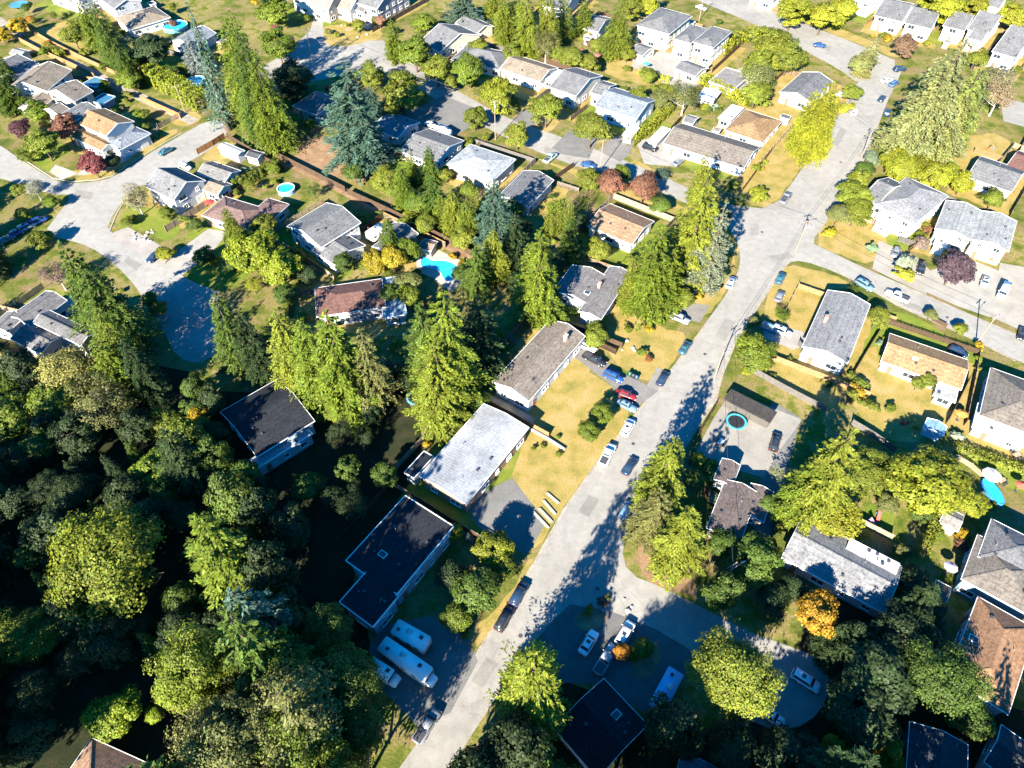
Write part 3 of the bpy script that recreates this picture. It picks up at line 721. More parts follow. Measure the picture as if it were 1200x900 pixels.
def rv(px, head, L, label, name='travel_trailer', col=(.78, .78, .76), Wd=2.5, H=3.0, cab=False):
    p = G(*px, H); q = G(px[0] + head[0], px[1] + head[1], H); a = math.atan2(q[1] - p[1], q[0] - p[0]); o = empty(name, (p[0], p[1], .03), a)
    tag(o, label, 'camper', 'recreational vehicles on drives')
    bevel(MB().box((0, 0, H / 2 + .25), (L, Wd, H - .5)).mesh('body', 'plastic'), .12); bo = mobj('body', bevel(MB().box((0, 0, H / 2 + .25), (L, Wd, H - .5)).mesh('body', 'plastic'), .12), o, color=col)
    for i, fx in enumerate((-.34, -.05, .3)):
        mobj('roof_vent', bevel(MB().box((0, 0, .1), ((.5, 1.0, .6)[i], (.5, .75, .6)[i], .22)).mesh('roof_vent', 'dark_metal' if i != 1 else 'plastic'), .04), bo, (fx * L, (-.3, .25, .35)[i], H), 0, None, (.5, .5, .5))
    for s in (-1, 1):
        for fx in (-.3, .05, .28):
            m = MB().box((0, 0, 0), (.9, .04, .6)); mobj('window', m.mesh('window', 'glass'), o, (fx * L, s * (Wd / 2 + .01), 1.9))
        for fx in (-.12, .0) if not cab else (-.28, .36): w = mobj('wheel', TYRE, o, (fx * L, s * (Wd / 2 - .2), .34), 0, (.34, 1, .34)); mobj('rim', RIM, w)
    if cab:
        v, f = hull([(L / 2 - .1, 1.0, 1.5), (L / 2 + .6, .98, 1.3), (L / 2 + 1.1, .85, 1.0)], .4); m = MB(); m.add(v, f); mobj('bonnet', bevel(m.mesh('bonnet', 'plastic'), .06), o, color=col)
        mobj('windscreen', MB().box((L / 2 + .03, 0, 1.95), (.06, 2.0, .8)).mesh('windscreen', 'glass'), o)
    else: mobj('hitch', MB().bar((L / 2 - .1, -.6, .5), (L / 2 + 1.2, 0, .5), .1).bar((L / 2 - .1, .6, .5), (L / 2 + 1.2, 0, .5), .1).mesh('hitch', 'dark_metal'), o)
    return o
# ------------------------------------------------------------------ ground, roads
ASP = (.225, .212, .19); ASPD = (.13, .127, .12); CON = (.30, .28, .245)
gm = bpy.data.meshes.new('ground'); gm.from_pydata([(-1500, -600, 0), (1500, -600, 0), (1500, 2500, 0), (-1500, 2500, 0)], [], [(0, 1, 2, 3)])
gm.materials.append(M['yard_ground']); tag(mobj('ground', gm), None, None, None, 'structure')
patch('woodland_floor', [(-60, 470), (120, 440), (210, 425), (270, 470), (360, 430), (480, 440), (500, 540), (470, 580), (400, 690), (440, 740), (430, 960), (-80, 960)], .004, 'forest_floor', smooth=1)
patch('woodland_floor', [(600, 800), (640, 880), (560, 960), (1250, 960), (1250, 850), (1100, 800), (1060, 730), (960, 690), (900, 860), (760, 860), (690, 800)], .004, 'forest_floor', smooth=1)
# street surfaces
main = [(440, 940), (468, 900), (518, 830), (560, 762), (600, 700), (628, 655), (660, 597), (697, 545), (740, 490), (787, 432), (826, 380), (858, 335), (868, 310), (866, 285), (850, 262), (838, 238), (858, 240), (905, 246), (935, 205), (962, 165), (985, 132), (1000, 105), (1012, 86), (1060, 74), (1052, 95), (1040, 118), (1030, 145), (1018, 178), (1003, 206), (985, 236), (967, 262), (950, 284), (965, 291), (1000, 308), (1045, 328), (1100, 352), (1150, 374), (1240, 412), (1520, 530), (1520, 562), (1240, 442), (1195, 424), (1140, 398), (1090, 376), (1050, 358), (1010, 334), (975, 317), (940, 305), (922, 308), (900, 342), (880, 372), (862, 400), (846, 440), (838, 470), (815, 505), (792, 540), (770, 575), (745, 610), (728, 640), (735, 672), (780, 690), (835, 718), (880, 742), (925, 757), (962, 772), (975, 800), (962, 835), (930, 856), (890, 852), (862, 826), (850, 795), (815, 765), (770, 738), (715, 716), (668, 708), (640, 735), (610, 775), (580, 820), (552, 862), (520, 915), (505, 940)]
patch('road', main, .02, 'asphalt', ASP, smooth=1)
patch('road', [(838, 238), (858, 262), (790, 232), (727, 203), (690, 200), (640, 182), (596, 163), (545, 137), (490, 104), (440, 82), (395, 90), (362, 96), (300, 110), (285, 92), (335, 62), (372, 28), (360, -10), (385, -10), (376, 44), (392, 58), (448, 44), (455, 58), (500, 84), (552, 116), (600, 141), (665, 163), (727, 186), (790, 212)], .016, 'asphalt', ASP, smooth=1)
patch('road', [(770, -20), (830, 6), (880, 26), (935, 55), (985, 82), (1008, 100), (1062, 76), (1010, 54), (960, 34), (905, 14), (850, -20)], .018, 'asphalt', ASP, smooth=1)
patch('road', [(-40, 150), (0, 170), (20, 184), (42, 198), (62, 211), (82, 215), (112, 213), (132, 208), (152, 195), (185, 174), (215, 157), (243, 141), (270, 142), (262, 165), (236, 182), (205, 198), (172, 214), (150, 228), (133, 250), (124, 272), (178, 302), (194, 311), (210, 323), (240, 336), (258, 346), (264, 385), (254, 415), (232, 427), (206, 418), (192, 388), (172, 354), (150, 324), (118, 296), (92, 284), (50, 275), (70, 248), (85, 228), (60, 228), (20, 214), (-40, 200)], .02, 'asphalt', (.23, .22, .20), smooth=1)
strip('kerb', [(20, 182), (42, 196), (62, 209), (82, 213), (112, 211), (132, 206), (152, 193), (185, 172), (213, 156)], .25, .0, 'concrete', CON, .13)
strip('kerb', [(150, 229), (137, 250), (128, 272)], .25, 0, 'concrete', CON, .13)
strip('kerb', [(209, 321), (225, 331), (241, 337), (257, 343)], .25, 0, 'concrete', CON, .13)
strip('lane', [(-5, 22), (40, 52), (90, 76), (135, 100), (180, 121), (228, 143)], 3.6, .012, 'gravel')
strip('lane', [(330, 186), (400, 222), (470, 258), (530, 290), (585, 318)], 3.2, .012, 'bare_soil')
for nm, px, mat, c in [
 ('driveway', [(102, 191), (140, 168), (158, 180), (150, 188), (118, 202), (90, 206)], 'concrete', CON),
 ('driveway', [(65, 193), (92, 203), (72, 211), (58, 201)], 'concrete', CON),
 ('driveway', [(124, 276), (150, 266), (182, 284), (200, 296), (192, 312), (160, 296)], 'concrete', (.25, .225, .2)),
 ('driveway', [(192, 311), (212, 324), (248, 296), (268, 272), (244, 268), (212, 292)], 'concrete', (.25, .235, .215)),
 ('driveway', [(82, 345), (98, 350), (92, 366), (74, 356)], 'concrete', CON),
 ('driveway', [(642, 178), (665, 155), (702, 128), (722, 140), (700, 165), (690, 186)], 'asphalt', ASPD),
 ('driveway', [(700, 176), (720, 160), (745, 162), (738, 180), (727, 190)], 'asphalt', (.15, .14, .13)),
 ('driveway', [(745, 165), (775, 160), (800, 182), (795, 196), (755, 192)], 'concrete', (.25, .235, .215)),
 ('driveway', [(600, 140), (625, 122), (640, 135), (618, 152)], 'asphalt', ASPD),
 ('driveway', [(470, 135), (520, 112), (560, 128), (560, 145), (520, 165), (478, 158)], 'asphalt', ASPD),
 ('driveway', [(815, 530), (838, 487), (858, 458), (905, 478), (940, 492), (912, 530), (895, 560), (860, 550)], 'concrete', (.22, .205, .18)),
 ('driveway', [(1030, 282), (1075, 302), (1095, 322), (1085, 345), (1048, 328), (1022, 315)], 'concrete', (.25, .23, .2)),
 ('driveway', [(1085, 318), (1140, 305), (1172, 318), (1160, 372), (1120, 358), (1085, 342)], 'concrete', (.25, .235, .21)),
 ('driveway', [(1172, 308), (1206, 314), (1208, 392), (1158, 370), (1166, 340)], 'concrete', (.25, .23, .2)),
 ('driveway', [(893, 378), (940, 388), (950, 402), (930, 410), (896, 396)], 'concrete', (.25, .23, .21)),
 ('driveway', [(745, 478), (772, 458), (735, 440), (700, 420), (680, 405), (672, 418), (712, 448)], 'asphalt', (.15, .14, .13)),
 ('driveway', [(820, 378), (832, 358), (782, 352), (775, 368)], 'asphalt', (.17, .16, .145)),
 ('driveway', [(450, 732), (505, 722), (548, 748), (560, 775), (528, 835), (490, 852), (440, 800), (432, 760)], 'asphalt', ASPD),
 ('driveway', [(640, 735), (668, 708), (715, 716), (770, 738), (812, 765), (800, 800), (765, 842), (702, 802), (650, 800), (620, 775)], 'asphalt', (.10, .098, .095)),
 ('driveway', [(545, 588), (600, 560), (640, 612), (618, 650), (560, 618)], 'asphalt', ASPD),
 ('driveway', [(745, 60), (800, 62), (832, 90), (800, 110), (768, 92), (740, 78)], 'concrete', (.25, .235, .21)),
 ('driveway', [(835, 92), (872, 78), (900, 100), (880, 112), (850, 110)], 'concrete', (.24, .22, .2)),
 ('driveway', [(1172, 113), (1205, 122), (1205, 150), (1176, 142)], 'concrete', (.22, .21, .19)),
 ('driveway', [(905, 470), (938, 490), (920, 560), (900, 640), (880, 640)], 'asphalt', ASPD),
]: patch(nm, px, .026 if px[0] != (735, 760) else .03, mat, c)
LAWNS = []
for px, mat in [
 ([(618, 500), (650, 440), (668, 420), (712, 450), (748, 482), (700, 540), (662, 592), (628, 648), (608, 640), (590, 590)], 'dry_lawn'),
 ([(716, 392), (740, 350), (790, 330), (850, 285), (864, 306), (856, 332), (826, 378), (776, 366), (770, 384), (812, 392), (782, 435), (762, 452), (712, 420)], 'dry_lawn'),
 ([(905, 330), (918, 308), (972, 320), (1002, 335), (968, 345), (948, 385), (905, 372), (893, 370)], 'dry_lawn'),
 ([(895, 402), (935, 405), (985, 425), (1000, 440), (975, 490), (905, 450), (880, 430)], 'dry_lawn'),
 ([(1000, 430), (1026, 400), (1030, 424), (1120, 455), (1105, 500), (1060, 525), (1000, 490)], 'dry_lawn'),
 ([(1036, 378), (1045, 360), (1110, 390), (1105, 402), (1048, 382)], 'green_lawn'),
 ([(950, 284), (985, 238), (1012, 255), (1045, 280), (1025, 312), (985, 300)], 'dry_lawn'),
 ([(1046, 322), (1075, 312), (1078, 330), (1062, 330)], 'green_lawn'),
 ([(1095, 340), (1100, 315), (1125, 325), (1118, 348)], 'dry_lawn'),
 ([(1118, 525), (1200, 552), (1240, 575), (1240, 590), (1150, 560)], 'green_lawn'),
 ([(862, 196), (912, 150), (985, 130), (975, 150), (935, 202), (905, 244), (868, 240), (860, 215)], 'dry_lawn'),
 ([(1110, 190), (1120, 160), (1180, 155), (1190, 195), (1136, 204)], 'dry_lawn'),
 ([(880, 135), (890, 120), (950, 135), (945, 165), (910, 150)], 'dry_lawn'),
 ([(135, 272), (150, 238), (200, 250), (215, 270), (195, 285), (168, 268)], 'green_lawn'),
 ([(215, 322), (255, 285), (300, 290), (300, 320), (258, 342), (240, 335)], 'green_lawn'),
 ([(75, 202), (110, 195), (148, 178), (185, 155), (215, 150), (185, 172), (152, 193), (132, 205), (110, 210), (82, 212)], 'dry_lawn'),
 ([(38, 180), (60, 165), (90, 175), (60, 192), (65, 206), (42, 195)], 'green_lawn'),
 ([(212, 150), (240, 140), (225, 128), (195, 140)], 'dry_lawn'),
 ([(232, 185), (265, 163), (290, 178), (250, 190)], 'dry_lawn'),
 ([(165, 82), (205, 62), (215, 72), (180, 92)], 'green_lawn'),
 ([(368, 45), (380, 28), (440, 32), (452, 42), (420, 54), (392, 56)], 'dry_lawn'),
 ([(20, 40), (95, 20), (105, 60), (85, 75), (40, 52)], 'dry_lawn'),
 ([(355, 165), (385, 160), (440, 205), (420, 215), (340, 190)], 'bare_soil'),
 ([(300, 160), (345, 140), (372, 160), (350, 180)], 'bare_soil'),
 ([(590, 172), (640, 190), (735, 235), (820, 262), (800, 240), (727, 205), (690, 205)], 'dry_lawn'),
 ([(600, 130), (640, 112), (665, 132), (640, 160), (612, 148)], 'dry_lawn'),
 ([(695, 170), (680, 150), (705, 140), (708, 165)], 'dry_lawn'),
 ([(705, 75), (740, 60), (752, 72), (790, 92), (770, 102), (712, 90)], 'dry_lawn'),
 ([(740, 185), (760, 195), (780, 210), (735, 205)], 'dry_lawn'),
 ([(1010, 590), (1050, 590), (1045, 630), (1005, 618)], 'green_lawn'),
 ([(742, 645), (768, 612), (796, 640), (822, 700), (796, 694), (758, 684)], 'bare_soil'),
 ([(850, 0), (905, 0), (1000, 40), (1050, 60), (1080, 50), (1060, 72), (1000, 50), (905, 10)], 'dry_lawn'),
 ([(540, 745), (598, 700), (618, 655), (628, 655), (600, 700), (560, 762), (548, 752)], 'dry_lawn'),
 ([(735, 760), (752, 742), (778, 760), (768, 790), (745, 800)], 'bare_soil'),
 ([(672, 722), (690, 712), (715, 722), (700, 738), (680, 740)], 'bare_soil'),
 ([(575, 430), (600, 405), (610, 420), (572, 460)], 'dry_lawn'),
 ([(865, 265), (870, 300), (845, 290), (835, 240)], 'dry_lawn'),
([(570, 467), (582, 463), (630, 490), (618, 500)], 'gravel'),
]:
  if mat == 'dry_lawn': LAWNS.append(px)
  patch('lawn' if mat != 'bare_soil' else 'bare_earth', px, .04 if px[0] in ((735, 760), (672, 722)) else .009, mat, smooth=1, rough=.18)

# ------------------------------------------------------------------ houses
WH = (.62, .61, .58); CR = (.55, .50, .40); GW = (.42, .43, .44); BEI = (.40, .34, .26); TEAL = (.16, .24, .27); PY = (.6, .55, .38)
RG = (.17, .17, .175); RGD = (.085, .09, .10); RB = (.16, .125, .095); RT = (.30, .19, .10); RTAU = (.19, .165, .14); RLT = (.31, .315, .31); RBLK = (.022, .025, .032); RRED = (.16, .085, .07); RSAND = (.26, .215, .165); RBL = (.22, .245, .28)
g_, hp, fl = 'gable', 'hip', 'flat'
house('tan corner house', 'corner house with sunlit tan roof and pale blue front wing behind the purple maple', WH, RT, [((96, 143), (123, 163), (151, 143), 5.0, g_), ((91, 157), (113, 181), (128, 171), 3.0, g_), ((126, 165), (138, 177), (174, 158), 3.3, hp, .3, (.45, .52, .6), RBL)], garage=True)
house('beige many-gabled house', 'beige two storey house with several small gables squeezed behind the tan corner house', BEI, RTAU, [((62, 107), (78, 93), (102, 108), 5.2, g_), ((72, 133), (100, 118), (110, 129), 5.0, g_, .3, BEI, RG), ((55, 128), (62, 119), (78, 130), 4.6, g_)])
house('sand roofed house', 'sand roofed house with broad gable along the shaded back lane', WH, RSAND, [((28, 98), (36, 72), (66, 87), 5.0, g_), ((24, 123), (48, 107), (64, 116), 3.2, g_)])
house('grey lane-end house', 'grey roofed house at the end of the lane, cut by the picture edge', GW, RG, [((-14, 84), (4, 66), (38, 76), 4.4, g_)])
house('white walled top house', 'tall white walled house above the yellow garden beds', WH, RLT, [((62, -14), (90, 4), (116, -12), 5.6, g_)])
house('grey-tan hipped house', 'grey roofed house with a tan hipped wing beside the teal pool', (.35, .36, .38), RG, [((114, -8), (131, 13), (160, 1), 4.8, g_), ((134, 24), (160, 36), (200, 17), 3.2, hp, .3, WH, RSAND)])
house('little spruce house', 'small grey blue roofed house tucked behind the silvery blue spruce', GW, RBL, [((207, 48), (226, 30), (246, 40), 3.2, g_)])
house('new gabled house', 'new two storey house with beige steep gables and white walls at the top edge', WH, (.27, .235, .2), [((346, -4), (376, 8), (394, -6), 5.2, g_, .6), ((372, 8), (392, 14), (402, -4), 5.0, g_, .7, BEI), ((392, -2), (402, 22), (412, 8), 4.0, g_, .6)])
house('dark new house', 'new dark grey two storey house with white porch posts beside the beige gabled one', (.2, .21, .24), RG, [((410, 0), (442, 12), (478, -10), 5.4, g_, .5), ((416, 10), (426, 16), (440, 6), 3.4, g_, .5, WH)])
house('low grey house', 'long low grey roofed house with white flat canopy and a stone chimney', CR, RG, [((495, 49), (515, 63), (560, 41), 3.0, g_), ((537, 29), (563, 41), (575, 29), 3.2, g_), ((543, 44), (550, 48), (562, 40), 2.6, fl, 0, WH, (.6, .6, .6))], chim=[(527, 29, (.6, .58, .55)), (530, 57, (.55, .5, .42))])
house('wide grey hipped house', 'wide grey hipped house with cream end wall between bright green maples', CR, RG, [((532, 69), (588, 84), (602, 64), 3.0, hp)])
house('blue trimmed tan house', 'white walled house with light tan roof and a blue trimmed gable end', WH, RSAND, [((590, 80), (634, 98), (650, 80), 3.6, g_, .3), ((640, 92), (652, 97), (660, 84), 3.2, fl, 0, WH, (.5, .52, .55))])
house('pale split-level house', 'pale grey split level house with a brown drive and light gable', (.5, .49, .45), RG, [((644, 102), (675, 113), (706, 89), 4.6, g_, .3)])
house('light blue gabled house', 'house with light blue grey roof and pale blue gable end wall', (.45, .52, .54), RBL, [((696, 124), (746, 139), (770, 117), 4.4, g_, .3), ((694, 108), (708, 114), (720, 99), 4.2, g_, .3, GW, RG)])
house('pale yellow house', 'tall pale yellow house with grey hipped roof and rear deck', PY, RG, [((751, 29), (786, 43), (806, 19), 6.4, hp, .34)])
house('white balcony house', 'tall white house with grey hipped roof and dark timber balcony', WH, RG, [((814, 49), (837, 57), (856, 37), 6.4, hp, .34), ((793, 47), (815, 52), (826, 32), 6.2, hp, .34)])
house('pinkish little house', 'small pinkish grey roofed house between two bright conifers near the top', (.5, .42, .4), RG, [((686, 33), (702, 39), (715, 22), 3.2, g_, .3)])
house('blue shaded top house', 'low grey roofed house at the top edge behind the tall bright cedars', GW, RG, [((640, 6), (664, 14), (676, -4), 3.6, g_, .3)])
house('white corner building', 'white building cut by the top edge beside the lime hedge', WH, RLT, [((884, -8), (908, 2), (922, -14), 4.2, fl)])
shed('pale yellow garage', 'detached cream garage with grey gable roof beside the pale yellow house', CR, RG, (739, 60), (753, 67), (767, 57), 2.8, name='garage', cat='garage')
shed('white house garage', 'detached cream garage with grey roof below the white balcony house', CR, RG, (790, 80), (815, 90), (830, 80), 2.9, name='garage', cat='garage')
shed('cluttered carport', 'grey roofed carport with clutter beside the leafy hedge', GW, (.24, .23, .22), (832, 96), (860, 106), (878, 88), 2.4, 'flat', name='carport', cat='carport')
house('long taupe bungalow', 'long white bungalow with taupe grey gable roof by the clipped hedge', WH, RTAU, [((776, 168), (871, 197), (892, 172), 3.0, g_, .3)], garage=True)
house('tan hipped house', 'house with tan orange hipped roof and white flat annex', WH, RT, [((852, 152), (895, 169), (914, 142), 3.0, hp, .3), ((843, 138), (856, 143), (870, 127), 2.8, fl, 0, WH, (.62, .6, .58))])
house('lime cedar house', 'grey violet roofed house almost hidden behind the lime cedars', GW, RG, [((914, 108), (940, 84), (976, 96), 3.4, g_, .3)])
house('plain white house', 'plain white house at the top edge beside the tall hedges', WH, (.55, .55, .54), [((994, -4), (1023, 8), (1036, -8), 4.8, g_, .2)])
house('first gabled house', 'white walled grey gabled house at the left end of the row on top street', WH, RG, [((1025, 18), (1058, 26), (1072, 5), 5.0, g_, .3)])
house('second gabled house', 'white walled grey roofed house next to the brown bush on top street', WH, RG, [((1060, 27), (1092, 34), (1104, 13), 5.0, g_, .3)])
house('hemlock house', 'grey roofed house half hidden behind the tall pale green hemlocks', WH, RG, [((1108, 30), (1132, 38), (1141, 19), 5.0, g_, .35)])
house('white front-gabled house', 'grey roofed house with broad white front gable and porch on top street', WH, RG, [((1136, 34), (1160, 42), (1174, 21), 5.2, g_, .4), ((1135, 44), (1150, 50), (1158, 40), 4.4, g_, .5)])
house('top right corner house', 'white and grey gabled house in the upper corner beside wires', WH, RG, [((1166, 60), (1192, 70), (1214, 40), 5.2, g_, .4)])
house('small white house', 'small white grey roofed house partly out of frame at the very top', WH, RG, [((1152, 5), (1172, 11), (1182, -6), 4.2, g_, .4)])
house('swing lawn house', 'low grey roofed house with long white wall beyond the lawn with orange toys', WH, RG, [((1134, 207), (1186, 226), (1200, 200), 3.0, g_, .3)])
house('red-brown edge house', 'house with red brown roof cut by the photo edge near the shaded lawn', BEI, RRED, [((1178, 196), (1200, 204), (1216, 184), 3.0, g_, .3)])
house('grey hipped white house', 'large white stucco house with pale grey hipped roof and front gables', WH, (.25, .25, .255), [((1034, 239), (1076, 270), (1100, 229), 5.4, hp, .34), ((1015, 238), (1035, 246), (1052, 212), 5.0, g_, .34, WH, RG), ((1030, 258), (1050, 268), (1058, 250), 3.6, g_, .5, WH, (.45, .44, .43))])
house('pale twin-gabled house', 'wide cream house with two joined pale grey gable roofs', CR, RLT, [((1095, 268), (1109, 235), (1151, 247), 5.0, g_, .22), ((1137, 280), (1151, 247), (1193, 260), 5.0, g_, .22), ((1094, 285), (1108, 290), (1114, 277), 3.0, fl, 0, WH, (.5, .5, .5))], vents=6)
house('grey gabled corner house', 'white walled corner house with smooth grey gable roof on the dry lawn', WH, (.23, .23, .235), [((940, 406), (970, 340), (1020, 357), 4.4, g_, .26)], chim=[(968, 373, (.3, .18, .14))])
house('tan bungalow', 'bungalow with broad sunlit tan roof and white end chimney', WH, (.36, .225, .115), [((1029, 424), (1124, 454), (1137, 421), 3.0, g_, .3), ((1093, 462), (1117, 470), (1126, 452), 2.6, fl, 0, WH, (.5, .49, .48))], chim=[(1080, 394, (.65, .63, .6))])
house('grey-brown hipped house', 'grey brown hipped house at the right edge with white patio canopy', WH, RTAU, [((1145, 487), (1163, 433), (1236, 456), 4.0, hp, .32), ((1136, 500), (1200, 522), (1212, 496), 2.7, fl, 0, WH, (.6, .59, .57))], sky=[(1168, 455), (1163, 473)])
house('teal walled house', 'large grey hipped house with teal side wall and white eaves', TEAL, RG, [((1146, 652), (1162, 608), (1226, 640), 5.0, hp, .36), ((1122, 674), (1205, 722), (1232, 672), 4.6, hp, .3, TEAL, RTAU)])
house('rust roofed house', 'big house with dappled rust brown hipped roof in the lower right', (.4, .42, .42), (.29, .165, .095), [((1118, 792), (1142, 692), (1206, 738), 4.8, hp, .36)], sky=[(1142, 748)])
house('long grey house', 'long grey gabled house with ribbed white patio cover under yellow trees', GW, (.24, .24, .245), [((917, 653), (1037, 720), (1056, 664), 3.2, g_, .26), ((991, 642), (1049, 672), (1054, 661), 4.1, fl, 0, GW, (.62, .62, .6))], vents=7)
shed('long lean-to', 'long narrow dark lean-to along the top of the concrete yard', (.10, .09, .08), (.06, .054, .05), (850, 467), (856, 454), (909, 483), 2.5, 'flat', name='lean_to', cat='shed', wins=False, trim=False)
house('shaded brown house', 'brown roofed house mostly in tree shade beside the concrete yard', (.3, .27, .24), (.15, .12, .112), [((830, 618), (849, 560), (886, 578), 3.2, g_, .3), ((838, 562), (845, 536), (866, 545), 3.0, g_, .3), ((868, 600), (880, 565), (906, 578), 2.9, g_, .28)])  # roof brown darkened so the colour itself carries some tree shade
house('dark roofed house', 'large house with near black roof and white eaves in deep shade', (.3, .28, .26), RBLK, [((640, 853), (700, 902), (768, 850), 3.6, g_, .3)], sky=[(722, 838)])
house('brown hipped house', 'house with brown hipped roof peeking in at the bottom edge', (.3, .25, .2), (.34, .21, .14), [((58, 940), (107, 862), (205, 912), 4.0, hp, .4)])
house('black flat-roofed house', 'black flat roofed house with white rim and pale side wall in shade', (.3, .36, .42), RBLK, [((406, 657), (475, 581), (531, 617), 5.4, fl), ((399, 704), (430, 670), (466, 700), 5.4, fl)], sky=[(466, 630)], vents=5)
house('white ribbed-roof house', 'long house with white ribbed metal roof and rusty end wall', (.32, .2, .14), (.40, .415, .44), [((490, 558), (567, 474), (621, 501), 4.2, g_, .12), ((474, 553), (498, 529), (508, 536), 3.0, fl, 0, GW, RBLK)], mat='metal_roof', ribs=36, chim=[(555, 524, (.2, .22, .26))])
house('taupe house', 'taupe roofed house with dark streaks, white end wall and a parked pickup', WH, (.22, .185, .155), [((577, 448), (645, 375), (686, 394), 4.2, g_, .3)], chim=[(663, 396, (.55, .4, .28))])
house('grey cross-gabled house', 'grey cross gabled house with a brick chimney and a green clipped hedge', GW, (.19, .18, .18), [((682, 364), (713, 309), (736, 321), 3.6, g_, .26), ((655, 341), (667, 306), (706, 326), 3.4, g_, .26)], chim=[(704, 333, (.4, .26, .2))], sky=[(688, 343)])
house('tan-orange roofed house', 'house with plain tan orange roof behind the tall fir', CR, (.31, .2, .125), [((693, 264), (742, 290), (762, 260), 3.2, g_, .28)])
house('white roofed house', 'cream walled house with almost white low roof beside the street', CR, (.34, .36, .375), [((526, 192), (579, 213), (602, 187), 4.0, hp, .14)])
house('shaded grey house', 'grey roofed house in tree shade next to the white roofed house', GW, RG, [((588, 230), (612, 197), (644, 212), 3.4, g_, .3)])
house('white-ended house', 'low grey roofed house with white end wall behind small firs', WH, RG, [((469, 177), (510, 193), (543, 165), 3.0, g_, .26)])
house('big spruce house', 'house with grey roof in painted teal shade behind the big blue spruce', GW, (.16, .2, .22), [((438, 150), (466, 163), (490, 144), 3.0, g_, .28)])  # roof itself is grey; the teal of its shade is put into the colour
house('dark lane house', 'grey hipped house in deep shade between the cedars and the blue spruce', GW, RG, [((345, 124), (371, 136), (396, 117), 3.2, hp, .3)])
house('blue-grey gabled house', 'blue grey gabled house with white end wall and lower front wing', WH, RG, [((376, 292), (420, 261), (383, 236), 5.0, g_, .3), ((366, 293), (392, 311), (428, 288), 3.2, g_, .3)])
house('small grey lane house', 'small grey gabled house beside the white trailer along the back lane', GW, RG, [((446, 272), (462, 260), (490, 274), 3.0, g_, .3), ((438, 290), (450, 276), (466, 284), 2.8, g_, .3)])
house('red-brown shaded house', 'red brown roofed house with pale blue rear deck beneath the firs', (.3, .3, .32), RRED, [((370, 372), (370, 338), (448, 326), 4.0, hp, .3), ((446, 372), (446, 326), (472, 324), 3.2, fl, 0, GW, (.3, .38, .42))])
house('maroon roofed house', 'maroon brown roofed house between the cedar hedge and bright maples', BEI, (.2, .13, .115), [((238, 252), (290, 270), (314, 246), 3.2, hp, .3), ((298, 248), (314, 230), (336, 240), 3.2, hp, .3)])
house('steep grey house', 'grey two storey house with steep front gable on the green lawn', GW, (.19, .19, .195), [((172, 218), (203, 236), (239, 212), 5.0, g_, .5)], garage=True)
house('low grey cross house', 'low grey gabled house with cream porch beside the cedar hedge', GW, (.2, .195, .19), [((230, 203), (263, 214), (283, 200), 3.2, g_, .4), ((238, 222), (256, 230), (270, 216), 3.0, g_, .4, CR, RSAND)])
shed('white-roofed back shed', 'small grey gabled garden shed beside the shed-side fence', GW, RGD, (290, 182), (302, 188), (308, 180), 2.4)
house('grey stepped house', 'grey gabled house of stepped wings below the plum tree', GW, (.16, .155, .155), [((16, 370), (54, 338), (74, 353), 4.0, g_, .35), ((44, 371), (84, 410), (109, 397), 4.6, g_, .35), ((20, 396), (48, 420), (68, 394), 3.6, g_, .3)], trim=True)
house('edge cottage', 'small light grey gabled cottage wing at the photo edge', GW, (.2, .19, .185), [((-6, 382), (8, 362), (24, 372), 3.6, g_, .35)])
house('dark woodland house', 'dark roofed house deep among trees with bright bluish lower roof edge', (.5, .52, .55), RBLK, [((299, 541), (362, 493), (326, 440), 4.2, g_, .3), ((303, 552), (362, 506), (356, 496), 3.2, fl, 0, GW, (.35, .4, .44))])
house('dark slate house', 'dark slate roofed house at the bottom edge with pale gutter line', (.3, .34, .36), (.06, .07, .085), [((1060, 908), (1068, 848), (1136, 872), 4.0, g_, .3)])
house('bottom corner house', 'dark roofed house with white trim in the bottom corner', WH, (.06, .065, .075), [((1150, 893), (1196, 922), (1220, 880), 4.0, g_, .4)])
shed('blue tarp shed', 'little shed with bright pale blue roof among the back gardens', (.3, .4, .5), (.22, .38, .55), (1082, 501), (1087, 490), (1110, 500), 2.3, 'gable', wins=False)
shed('brown shed', 'brown roofed garden shed below the lavender umbrella', (.25, .16, .1), (.24, .15, .1), (1089, 699), (1107, 706), (1116, 688), 2.5)
shed('timber gazebo shed', 'small grey timber shed beside the round yellow tree', (.3, .25, .2), (.28, .26, .24), (1100, 612), (1122, 622), (1130, 604), 2.4)
shed('teal shed', 'teal roofed shed cut by the bottom edge beside the dark roofed house', (.1, .2, .24), (.1, .24, .3), (790, 908), (800, 886), (842, 898), 2.6)
shed('white kennel', 'small white flat roofed shed behind the tan hipped house', WH, (.6, .6, .58), (820, 112), (838, 118), (843, 108), 2.2, 'flat', wins=False)
shed('white garden room', 'small white garden room beside the long taupe bungalow', WH, (.6, .59, .57), (762, 165), (770, 170), (783, 152), 2.5, 'flat')
shed('small back shed', 'small grey shed behind the long taupe bungalow', GW, RG, (800, 142), (812, 146), (819, 138), 2.3)
shed('white porch shed', 'white flat roofed shed beside the light blue gabled house', WH, (.6, .6, .59), (731, 158), (741, 162), (748, 150), 2.4, 'flat')
shed('white tent shed', 'white arched shelter beside the grey cross gabled house', WH, (.62, .62, .6), (762, 362), (774, 368), (783, 356), 2.4, 'gable', wins=False)
shed('lane tarp shed', 'low shed with blue tarp roof in the shaded lane garden', (.2, .25, .3), (.07, .2, .3), (102, 97), (112, 104), (122, 95), 2.2, 'flat', wins=False)
shed('blue lane shed', 'small bright blue roofed shed beside the beige gabled house', (.2, .25, .3), (.05, .2, .36), (109, 118), (120, 124), (132, 114), 2.3, 'flat', wins=False)
